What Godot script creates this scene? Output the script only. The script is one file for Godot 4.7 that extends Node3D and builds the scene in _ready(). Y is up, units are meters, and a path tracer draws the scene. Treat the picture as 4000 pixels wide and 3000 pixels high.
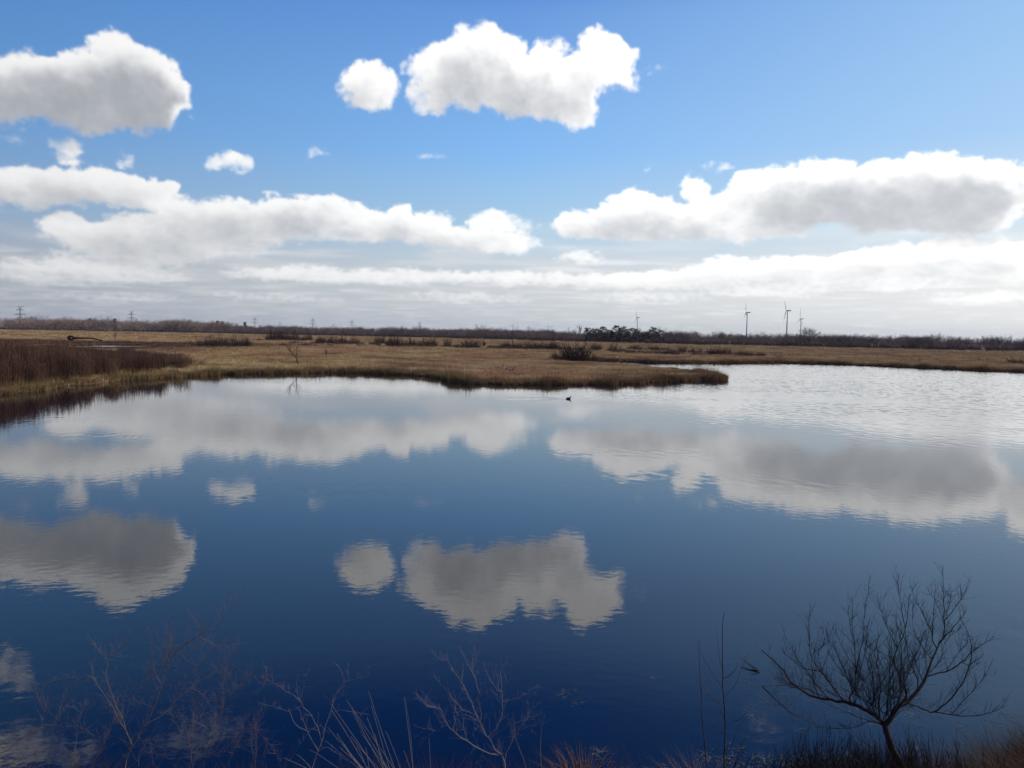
extends Node3D
# A marsh pond under a spring sky, seen from the dike: far bank, bare shrubs, wind turbines, pylons.
# Units are metres, y is up, the pond's surface is y = 0 and the camera looks along -z.

# clouds: azimuth, elevation, half width, half height in degrees, density
const CLOUDS := [
	[-31.87,14.33,3.16,1.98,1.00,1.00],
	[-28.86,14.40,3.36,2.17,1.00,1.00],
	[-25.66,15.28,2.74,2.55,1.00,1.00],
	[-26.85,16.87,1.66,1.48,1.00,1.00],
	[-24.42,15.03,1.68,1.96,1.00,1.00],
	[-30.12,15.28,2.02,1.19,1.00,1.00],
	[-33.31,13.69,2.12,1.83,1.00,1.00],
	[-27.44,13.51,2.93,1.17,1.00,1.00],
	[-35.16,13.24,2.03,1.54,1.00,1.00],
	[-24.96,16.34,1.94,1.65,1.00,1.00],
	[-28.32,15.70,2.35,1.48,1.00,1.00],
	[-23.43,15.30,0.99,1.41,0.90,1.00],
	[-29.74,11.12,1.17,0.70,0.60,0.80],
	[-26.68,10.72,0.92,0.37,0.30,0.80],
	[-32.66,11.14,0.96,0.54,0.14,0.80],
	[-20.12,11.38,1.37,0.72,0.62,0.70],
	[-19.37,11.59,0.66,0.54,0.50,0.70],
	[-21.10,11.05,0.71,0.36,0.30,0.70],
	[-14.18,12.43,0.76,0.43,0.30,0.50],
	[-6.63,12.44,1.20,0.25,0.22,0.50],
	[9.63,11.80,0.30,0.19,0.35,0.50],
	[-34.37,8.22,2.78,1.09,1.00,1.00],
	[-31.99,8.49,2.69,1.17,1.00,1.00],
	[-29.73,8.93,2.31,1.31,1.00,1.00],
	[-27.64,8.95,2.67,1.16,1.00,1.00],
	[-25.61,8.70,1.94,0.95,1.00,1.00],
	[-24.63,9.15,0.95,0.77,0.90,1.00],
	[-30.03,6.47,1.53,0.69,0.80,1.00],
	[-28.49,5.81,3.16,1.03,0.80,1.00],
	[-24.95,6.21,3.92,1.39,0.90,1.00],
	[-21.48,7.52,3.54,1.54,0.80,1.00],
	[-24.68,5.17,4.23,0.98,0.70,1.00],
	[-18.17,7.27,3.38,1.51,1.00,1.00],
	[-15.67,8.52,2.68,1.08,1.00,1.00],
	[-13.76,7.99,3.53,1.35,1.00,1.00],
	[-10.51,7.43,2.96,1.04,1.00,1.00],
	[-8.52,8.16,1.50,0.98,1.00,1.00],
	[-7.01,7.69,2.35,1.15,1.00,1.00],
	[-5.15,7.02,3.38,0.99,1.00,1.00],
	[-1.07,6.72,2.90,0.83,1.00,1.00],
	[-3.46,6.90,2.72,0.86,1.00,1.00],
	[-27.17,4.41,4.33,0.66,0.50,1.00],
	[-20.60,5.71,3.29,0.69,0.50,1.00],
	[-1.78,8.26,2.11,0.63,0.75,0.80],
	[-0.07,7.80,2.04,0.60,0.40,0.80],
	[3.50,8.01,1.53,0.59,0.40,1.10],
	[6.03,8.25,3.19,1.15,0.90,1.10],
	[9.02,9.15,2.82,1.16,1.00,1.10],
	[12.00,8.31,3.58,1.35,1.00,1.10],
	[9.39,7.79,6.60,0.91,1.00,1.10],
	[16.17,7.83,4.08,1.14,1.00,1.10],
	[12.90,10.44,1.16,0.85,0.70,1.10],
	[18.96,7.63,2.43,0.69,0.80,1.10],
	[14.85,9.38,1.90,0.79,0.80,1.10],
	[17.94,10.37,2.76,1.39,0.90,1.30],
	[21.24,10.52,3.09,1.57,1.00,1.30],
	[24.69,10.18,3.36,1.71,1.00,1.30],
	[28.47,10.26,3.01,1.77,1.00,1.30],
	[31.04,9.73,1.87,1.73,1.00,1.30],
	[22.17,9.12,4.94,1.27,1.00,1.30],
	[27.76,8.53,5.05,1.40,1.00,1.30],
	[31.61,8.15,1.60,1.41,1.00,1.30],
	[24.80,7.79,2.24,0.78,0.80,1.30],
	[29.38,7.51,2.84,0.69,0.80,1.30],
	[20.42,8.89,3.58,1.23,1.00,1.30],
	[25.02,8.98,4.18,1.34,1.00,1.30],
	[29.82,8.97,2.81,1.71,1.00,1.30],
	[14.77,11.88,1.46,0.28,0.30,0.40],
	[4.74,5.63,2.10,0.37,0.60,0.60],
	[-10.56,16.91,2.02,1.48,1.00,0.60],
	[-10.56,16.85,1.63,1.24,1.00,0.60],
	[-10.89,17.13,1.30,1.06,1.00,0.60],
	[-2.97,19.64,2.41,1.74,1.00,0.60],
	[-4.96,18.34,2.93,1.83,1.00,0.60],
	[-1.94,18.00,3.52,2.23,1.00,0.60],
	[-6.20,16.56,1.73,1.08,0.90,0.60],
	[-7.82,18.55,0.92,0.93,0.40,0.60],
	[2.80,16.87,3.19,1.87,1.00,0.60],
	[1.91,19.09,1.68,1.46,0.80,0.60],
	[5.74,19.59,1.93,1.33,0.95,0.60],
	[6.92,18.76,1.72,1.40,0.90,0.60],
	[3.66,16.05,2.42,1.28,1.00,0.60],
	[7.60,17.92,1.52,0.65,0.55,0.60],
	[-0.95,19.35,1.34,1.31,0.70,0.60],
	[6.13,17.44,1.50,0.77,0.30,0.60],
	[10.05,18.37,0.98,0.41,0.12,0.60],
	[-0.24,17.44,2.69,1.80,1.00,0.60],
	[1.11,16.85,2.69,1.51,1.00,0.60],
	[-3.94,17.19,2.01,1.35,0.90,0.60],
	[4.28,17.76,2.01,1.49,0.85,0.60],
	[16.28,4.81,4.71,0.97,0.80,1.10],
	[11.47,4.13,4.92,0.73,0.70,1.10],
	[21.77,4.82,4.41,1.06,0.85,1.10],
	[25.75,5.20,3.32,1.09,0.90,1.10],
	[29.99,5.52,2.94,1.22,1.00,1.10],
	[32.99,4.84,2.16,1.19,1.00,1.10],
	[6.47,4.03,4.05,0.67,0.60,1.10],
	[-0.34,4.11,5.12,0.68,0.60,1.10],
	[-7.15,4.10,5.04,0.64,0.60,1.10],
	[-13.76,3.96,4.83,0.66,0.60,1.10],
	[-18.18,3.92,2.78,0.55,0.50,1.10],
	[-31.10,3.45,5.02,0.81,0.55,1.10],
	[-25.82,3.43,3.88,0.67,0.45,1.10],
	[17.89,3.42,4.95,0.52,0.50,0.80],
	[25.25,3.84,5.59,0.55,0.50,0.80],
	[31.38,2.87,3.74,0.46,0.50,0.80],
	[9.86,2.89,5.30,0.47,0.40,0.80],
	[-3.74,2.69,5.44,0.41,0.40,0.80],
	[-16.94,2.35,5.01,0.39,0.35,0.80],
	[-27.21,2.00,4.88,0.36,0.35,0.80],
	[34.13,10.00,1.39,1.88,0.90,1.00],
	[35.75,9.31,1.79,1.59,1.00,1.00],
	[-34.08,20.79,1.46,1.05,0.42,0.80],
	[-33.12,21.91,1.00,0.65,0.30,0.80],
	[-33.46,25.31,2.73,1.50,0.42,0.80],
	[-30.39,26.64,1.59,1.01,0.30,0.80],
	[-22.38,26.80,3.65,1.49,0.20,0.80],
	[-35.65,25.38,2.12,1.46,0.45,0.80],
	[18.72,25.93,1.27,1.67,0.12,0.80],
]

# limbs of the near plants: radius at the foot, then x, y, z of each joint
const WILLOW := [
	[.046,4.952,.25,-8.55,4.702,.953,-8.8,4.578,1.16,-8.812,4.517,1.337,-8.83,4.488,1.438,-8.843],
	[.03,4.488,1.438,-8.843,4.579,1.529,-8.882,4.639,1.619,-8.922,4.804,1.67,-8.983,4.961,1.763,-9.059,5.068,1.846,-9.123,5.143,1.931,-9.184,5.254,2.064,-9.287,5.364,2.172,-9.381,5.409,2.22,-9.425],
	[.026,4.488,1.438,-8.843,4.41,1.528,-8.878,4.306,1.583,-8.92,4.177,1.63,-8.979,4.051,1.629,-9.04,3.938,1.628,-9.101,3.825,1.61,-9.168,3.677,1.637,-9.273,3.558,1.711,-9.389,3.507,1.799,-9.482,3.404,1.888,-9.617,3.299,1.961,-9.756],
	[.01,5.409,2.22,-9.425,5.436,2.319,-9.383,5.39,2.526,-9.306,5.299,2.84,-9.187,5.153,3.34,-8.988],
	[.008,5.409,2.22,-9.425,5.605,2.351,-9.516,5.757,2.472,-9.595,5.877,2.559,-9.656],
	[.008,5.364,2.172,-9.381,5.33,2.239,-9.414,5.344,2.368,-9.461,5.384,2.635,-9.538,5.417,2.928,-9.596],
	[.006,5.339,2.321,-9.444,5.213,2.54,-9.432,5.095,2.756,-9.412,4.994,2.941,-9.389],
	[.005,5.39,2.526,-9.306,5.298,2.745,-9.317,5.185,2.939,-9.331],
	[.006,5.382,2.555,-9.296,5.463,2.8,-9.174,5.488,3.084,-9.033],
	[.004,5.389,2.578,-9.285,5.428,2.921,-9.233],
	[.01,5.123,1.907,-9.167,5.398,1.95,-9.223,5.6,2.051,-9.258,5.731,2.173,-9.278,6.022,2.38,-9.297],
	[.005,5.6,2.051,-9.258,5.747,2.023,-9.291,5.925,2.137,-9.335],
	[.011,4.789,1.666,-8.977,5.014,1.581,-8.996,5.141,1.55,-9,5.288,1.655,-8.998,5.421,1.854,-8.983,5.499,2.072,-8.954,5.504,2.325,-8.91,5.428,2.562,-8.856,5.25,2.802,-8.778],
	[.008,5.141,1.55,-9,5.3,1.562,-8.903,5.462,1.592,-8.82,5.624,1.662,-8.749,5.811,1.792,-8.68],
	[.006,5.3,1.562,-8.903,5.4,1.769,-8.835,5.509,2.016,-8.74,5.563,2.331,-8.616],
	[.01,4.155,1.629,-8.99,4.135,1.684,-9.026,4.219,1.767,-9.088,4.269,1.902,-9.178,4.324,2.121,-9.342,4.372,2.365,-9.55,4.482,2.665,-9.831],
	[.007,4.269,1.902,-9.178,4.282,2.208,-9.135,4.315,2.372,-9.122,4.314,2.719,-9.123,4.369,3.023,-9.158],
	[.005,4.324,2.121,-9.342,4.261,2.437,-9.36,4.228,2.655,-9.38],
	[.009,4.074,1.629,-9.028,3.961,1.778,-8.989,3.815,1.951,-8.949,3.743,2.051,-8.933,3.604,2.26,-8.91,3.559,2.6,-8.909,3.58,2.883,-8.937],
	[.006,3.743,2.051,-8.933,3.548,2.073,-8.981,3.412,2.156,-9.034,3.332,2.224,-9.076],
	[.006,3.938,1.628,-9.101,3.821,1.737,-9.171,3.772,1.843,-9.217,3.771,2.096,-9.302,3.936,2.207,-9.354,3.917,2.413,-9.406],
	[.007,4.334,1.568,-8.909,4.363,1.692,-8.891,4.33,1.945,-8.848,4.223,2.201,-8.789,4.141,2.543,-8.693,4.125,2.837,-8.593],
	[.008,4.431,1.503,-8.868,4.372,1.758,-8.789,4.344,2.017,-8.695,4.15,2.48,-8.486,4.128,2.742,-8.346],
	[.014,4.579,1.529,-8.882,4.648,1.669,-8.854,4.704,1.806,-8.829,4.689,1.922,-8.812,4.612,2.053,-8.791,4.512,2.264,-8.761,4.53,2.441,-8.739,4.601,2.664,-8.713,4.604,3.098,-8.676],
	[.006,4.53,2.441,-8.739,4.376,2.658,-8.643,4.244,2.901,-8.545,4.129,3.153,-8.45],
	[.005,4.601,2.664,-8.713,4.494,3.015,-8.652,4.427,3.261,-8.6],
	[.008,4.981,1.778,-9.07,4.987,1.939,-9.125,4.926,2.046,-9.168,4.906,2.27,-9.242,4.912,2.47,-9.305],
	[.006,5.068,1.846,-9.123,4.978,2.05,-9.089,4.872,2.253,-9.053,4.594,2.688,-8.97],
	[.005,5.143,1.931,-9.184,5.12,2.185,-9.224,5.172,2.404,-9.241,5.124,2.594,-9.243],
	[.006,3.948,1.628,-9.096,3.769,1.678,-9.191,3.576,1.72,-9.267,3.405,1.694,-9.315,3.198,1.654,-9.356],
	[.009,3.198,1.654,-9.356,3.46,1.388,-9.439,3.708,1.201,-9.523,4.121,.944,-9.674],
	[.006,3.677,1.637,-9.273,3.58,1.703,-9.233,3.451,1.755,-9.186,3.183,2.166,-9.039],
	[.006,3.825,1.61,-9.168,3.708,1.879,-9.136,3.534,2.094,-9.11,3.34,2.42,-9.079],
	[.005,4.03,1.629,-9.051,3.876,1.877,-8.942,3.739,2.058,-8.849,3.598,2.389,-8.679,3.649,2.597,-8.539],
	[.005,4.177,1.63,-8.979,4.217,1.862,-8.921,4.258,2,-8.892,4.371,2.171,-8.861,4.349,2.426,-8.841],
	[.005,4.259,1.6,-8.941,4.159,1.814,-8.888,4.003,2.055,-8.831,3.831,2.352,-8.777,3.686,2.622,-8.741],
	[.005,4.306,1.583,-8.92,4.362,1.781,-9.03,4.282,1.965,-9.179,4.189,2.118,-9.342,4.157,2.351,-9.575],
	[.005,5.254,2.064,-9.287,5.083,2.27,-9.25,4.959,2.475,-9.213,4.91,2.798,-9.152],
	[.005,5.398,1.95,-9.223,5.549,2.187,-9.237,5.661,2.311,-9.252,5.616,2.34,-9.259],
	[.005,5.143,1.931,-9.184,5.257,2.145,-9.1,5.252,2.394,-9.033,5.399,2.596,-8.963],
	[.005,4.467,1.463,-8.852,4.282,1.471,-8.922,4.129,1.51,-8.995,3.879,1.575,-9.142,3.746,1.665,-9.252],
	[.006,4.491,1.429,-8.841,4.264,1.539,-8.76,4.057,1.495,-8.691,3.856,1.503,-8.639,3.535,1.545,-8.577],
	[.004,4.612,2.053,-8.791,4.666,2.187,-8.735,4.754,2.326,-8.663,4.864,2.454,-8.579],
	[.004,4.512,2.264,-8.761,4.385,2.358,-8.784,4.303,2.365,-8.8,4.194,2.427,-8.83],
	[.004,4.704,1.806,-8.829,4.555,1.89,-8.809,4.454,2.001,-8.798,4.384,2.156,-8.792],
	[.007,4.579,1.529,-8.882,4.551,1.756,-8.889,4.533,1.986,-8.888,4.519,2.22,-8.88,4.499,2.454,-8.865],
	[.005,4.47,1.439,-8.834,4.489,1.707,-8.784,4.469,1.983,-8.72,4.416,2.26,-8.642,4.348,2.539,-8.55],
	[.005,4.496,1.447,-8.846,4.571,1.581,-8.783,4.629,1.726,-8.714,4.673,1.88,-8.64,4.703,2.039,-8.561],
	[.005,4.306,1.583,-8.92,4.1,1.664,-8.977,3.914,1.739,-9.053,3.727,1.801,-9.152,3.544,1.853,-9.272],
	[.005,4.306,1.583,-8.92,4.368,1.845,-8.832,4.411,2.103,-8.729,4.47,2.358,-8.602,4.536,2.606,-8.452],
	[.005,4.653,1.681,-8.852,4.67,1.785,-8.913,4.717,1.887,-8.973,4.74,1.989,-9.032,4.796,2.094,-9.094],
	[.007,4.449,1.449,-8.827,4.249,1.698,-8.792,4.049,1.939,-8.745,3.854,2.185,-8.683,3.667,2.433,-8.609],
	[.005,4.653,1.681,-8.852,4.661,1.829,-8.869,4.66,1.971,-8.89,4.695,2.11,-8.917,4.751,2.245,-8.95],
	[.007,4.639,1.619,-8.922,4.59,1.875,-8.91,4.571,2.132,-8.894,4.535,2.39,-8.875,4.538,2.647,-8.853],
	[.007,4.804,1.67,-8.983,4.707,1.982,-8.882,4.624,2.282,-8.802,4.555,2.569,-8.742,4.476,2.842,-8.704],
	[.005,4.804,1.67,-8.983,4.558,1.794,-8.889,4.353,1.916,-8.807,4.118,2.045,-8.713,3.903,2.171,-8.625],
	[.005,4.306,1.583,-8.92,4.438,1.715,-8.977,4.587,1.858,-9.027,4.697,2.014,-9.064,4.828,2.176,-9.092],
	[.006,4.177,1.63,-8.979,4.23,1.855,-9.044,4.319,2.076,-9.132,4.41,2.291,-9.24,4.522,2.501,-9.37],
	[.006,4.449,1.449,-8.827,4.364,1.612,-8.855,4.3,1.766,-8.89,4.232,1.922,-8.933,4.203,2.083,-8.981],
	[.005,4.47,1.439,-8.834,4.492,1.592,-8.783,4.498,1.745,-8.732,4.508,1.891,-8.682,4.539,2.032,-8.628],
	[.005,4.177,1.63,-8.979,4.117,1.827,-8.925,4.027,2.017,-8.877,3.945,2.198,-8.838,3.845,2.368,-8.806],
	[.007,4.441,1.464,-8.829,4.464,1.652,-8.795,4.468,1.843,-8.759,4.451,2.033,-8.722,4.434,2.225,-8.684],
	[.005,4.639,1.619,-8.922,4.772,1.806,-9.05,4.922,1.988,-9.193,5.108,2.163,-9.354,5.338,2.329,-9.535],
	[.007,4.496,1.447,-8.846,4.539,1.565,-8.914,4.575,1.689,-8.982,4.6,1.814,-9.049,4.606,1.942,-9.116],
	[.006,4.579,1.529,-8.882,4.378,1.65,-8.884,4.203,1.761,-8.894,4.012,1.859,-8.912,3.82,1.946,-8.939],
	[.005,4.441,1.464,-8.829,4.343,1.602,-8.824,4.225,1.754,-8.813,4.13,1.91,-8.799,4.007,2.073,-8.777],
	[.007,4.41,1.528,-8.878,4.374,1.677,-8.862,4.342,1.831,-8.841,4.315,1.986,-8.816,4.273,2.144,-8.784],
	[.007,4.47,1.439,-8.834,4.506,1.63,-8.818,4.543,1.813,-8.815,4.607,1.989,-8.824,4.66,2.154,-8.845],
	[.005,4.496,1.447,-8.846,4.476,1.616,-8.947,4.458,1.792,-9.055,4.457,1.972,-9.165,4.472,2.156,-9.28],
	[.005,4.496,1.447,-8.846,4.43,1.573,-8.845,4.39,1.704,-8.842,4.323,1.834,-8.836,4.277,1.967,-8.828],
	[.006,4.579,1.529,-8.882,4.61,1.858,-8.763,4.626,2.182,-8.632,4.631,2.499,-8.49,4.619,2.811,-8.336],
]
const PALE_SHRUB := [
	[.017,.047,.1,-9.1,-.013,.707,-9.2,-.13,.861,-9.219,-.201,.968,-9.237,-.273,1.061,-9.259,-.321,1.166,-9.285,-.37,1.247,-9.31,-.431,1.369,-9.351,-.506,1.497,-9.403,-.58,1.604,-9.454,-.667,1.697,-9.51,-.757,1.81,-9.58,-.821,1.873,-9.627],
	[.01,-.227,1.002,-9.245,-.123,1.128,-9.227,-.068,1.265,-9.215,-.041,1.363,-9.21,-.056,1.542,-9.204,-.059,1.763,-9.206,-.083,1.843,-9.209,-.001,2.025,-9.224],
	[.006,-.057,1.602,-9.204,-.109,1.637,-9.223,-.099,1.719,-9.249,-.084,1.811,-9.28],
	[.006,-.326,1.173,-9.287,-.306,1.242,-9.3,-.325,1.328,-9.317,-.362,1.434,-9.341],
	[.006,-.431,1.369,-9.351,-.351,1.485,-9.335,-.306,1.598,-9.323],
	[.007,-.339,1.516,-9.332,-.387,1.692,-9.297,-.445,1.847,-9.265,-.502,1.962,-9.24,-.604,2.192,-9.19],
	[.004,-.445,1.847,-9.265,-.39,1.929,-9.294,-.359,2.054,-9.335],
	[.003,-.39,1.929,-9.294,-.409,2.167,-9.259],
	[.006,-.342,1.376,-9.328,-.201,1.467,-9.353,-.122,1.543,-9.371,-.194,1.651,-9.393,-.266,1.758,-9.417,-.297,1.868,-9.438],
	[.012,-.077,.791,-9.21,-.265,.891,-9.118,-.465,1.077,-9.007,-.638,1.254,-8.907,-.722,1.428,-8.833,-.783,1.596,-8.765,-.908,1.658,-8.704,-1.048,1.857,-8.607],
	[.006,-.638,1.254,-8.907,-.605,1.371,-8.881,-.604,1.459,-8.863,-.46,1.489,-8.833,-.382,1.444,-8.814,-.375,1.383,-8.801,-.383,1.259,-8.778],
	[.006,-.37,1.247,-9.31,-.52,1.305,-9.307,-.637,1.42,-9.31,-.732,1.533,-9.319,-.909,1.719,-9.346],
	[.009,.007,.1,-9.2,-.013,.707,-9.2,.086,.965,-9.251,.119,1.039,-9.27,.209,1.141,-9.306,.278,1.232,-9.34,.312,1.313,-9.369,.428,1.377,-9.414],
	[.005,.104,1.005,-9.262,.06,1.109,-9.247,.105,1.187,-9.236],
	[.004,.105,1.187,-9.236,.276,1.237,-9.283,.427,1.264,-9.329],
	[.005,.152,1.076,-9.283,.347,1.144,-9.259,.483,1.187,-9.249],
	[.005,-.013,.707,-9.2,-.049,.781,-9.236,-.099,.931,-9.308],
	[.004,-.05,1.477,-9.206,.042,1.474,-9.251,.203,1.493,-9.34,.297,1.535,-9.405,.391,1.56,-9.469],
	[.005,-.041,1.363,-9.21,.008,1.48,-9.212,.041,1.539,-9.213],
	[.005,-.565,1.467,-8.855,-.603,1.569,-8.825,-.591,1.673,-8.798,-.525,1.802,-8.764,-.509,2.095,-8.707],
	[.004,-.757,1.81,-9.58,-.856,1.826,-9.621,-.968,1.875,-9.673],
	[.005,-.783,1.596,-8.765,-.883,1.606,-8.786,-.973,1.628,-8.806,-1.089,1.751,-8.85],
	[.005,-.201,.968,-9.237,-.124,1.094,-9.27,-.08,1.203,-9.291],
	[.005,-.58,1.604,-9.454,-.561,1.72,-9.49,-.527,1.773,-9.508],
	[.004,-.465,1.077,-9.007,-.513,1.213,-9.031,-.527,1.331,-9.05,-.54,1.406,-9.061],
	[.004,-.265,.891,-9.118,-.332,.762,-9.136,-.354,.684,-9.147],
	[.005,-.722,1.428,-8.833,-.799,1.29,-8.855,-.923,1.299,-8.876,-1.024,1.253,-8.896],
	[.004,-.122,1.543,-9.371,-.075,1.542,-9.35,.004,1.68,-9.286,.049,1.744,-9.253],
]
const THIN_SHRUB := [
	[.009,-2.45,.1,-9.2,-2.42,.534,-9.3,-2.339,.752,-9.3,-2.283,.918,-9.303,-2.25,1.094,-9.31,-2.184,1.291,-9.323,-2.163,1.383,-9.331,-2.12,1.497,-9.342,-2.031,1.611,-9.358,-1.952,1.643,-9.368,-1.862,1.663,-9.381,-1.738,1.68,-9.399],
	[.003,-2.031,1.611,-9.358,-2.068,1.796,-9.314,-2.131,1.901,-9.286],
	[.003,-1.862,1.663,-9.381,-1.727,1.8,-9.399],
	[.003,-1.974,1.634,-9.365,-1.99,1.874,-9.354],
	[.008,-2.339,.752,-9.3,-2.434,1.055,-9.176,-2.483,1.312,-9.063,-2.488,1.492,-8.981],
	[.007,-2.298,.873,-9.302,-2.342,1.081,-9.264,-2.412,1.255,-9.223,-2.522,1.447,-9.164,-2.556,1.65,-9.103,-2.518,1.881,-9.029],
	[.004,-2.525,1.465,-9.158,-2.483,1.65,-9.106,-2.365,1.955,-8.998],
	[.005,-2.522,1.447,-9.164,-2.6,1.529,-9.159,-2.667,1.565,-9.156,-2.821,1.684,-9.144,-2.937,1.739,-9.134],
	[.003,-2.821,1.684,-9.144,-2.778,1.688,-9.149,-2.734,1.675,-9.154],
	[.004,-2.937,1.739,-9.134,-2.979,1.652,-9.108,-3.061,1.581,-9.083],
	[.003,-2.937,1.739,-9.134,-2.913,1.832,-9.097,-2.908,1.958,-9.046],
	[.003,-2.667,1.565,-9.156,-2.656,1.706,-9.128],
	[.004,-2.434,1.055,-9.176,-2.357,1.132,-9.144,-2.258,1.187,-9.11,-2.231,1.139,-9.091,-2.25,1.111,-9.078],
	[.005,-2.439,1.078,-9.166,-2.583,1.19,-9.138,-2.641,1.346,-9.105,-2.693,1.376,-9.089,-2.835,1.456,-9.039,-2.981,1.531,-8.976],
	[.004,-2.664,1.359,-9.098,-2.596,1.381,-9.105,-2.496,1.42,-9.113],
	[.004,-2.434,1.055,-9.176,-2.55,.884,-9.183,-2.665,.692,-9.184],
	[.003,-2.232,1.148,-9.314,-2.139,1.253,-9.329,-1.938,1.24,-9.363,-1.727,1.169,-9.416],
	[.004,-2.339,.752,-9.3,-2.244,.782,-9.334,-2.147,.704,-9.37,-2.007,.568,-9.422],
	[.003,-2.838,.679,-9.456,-2.936,.609,-9.471,-2.951,.688,-9.481],
]
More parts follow.
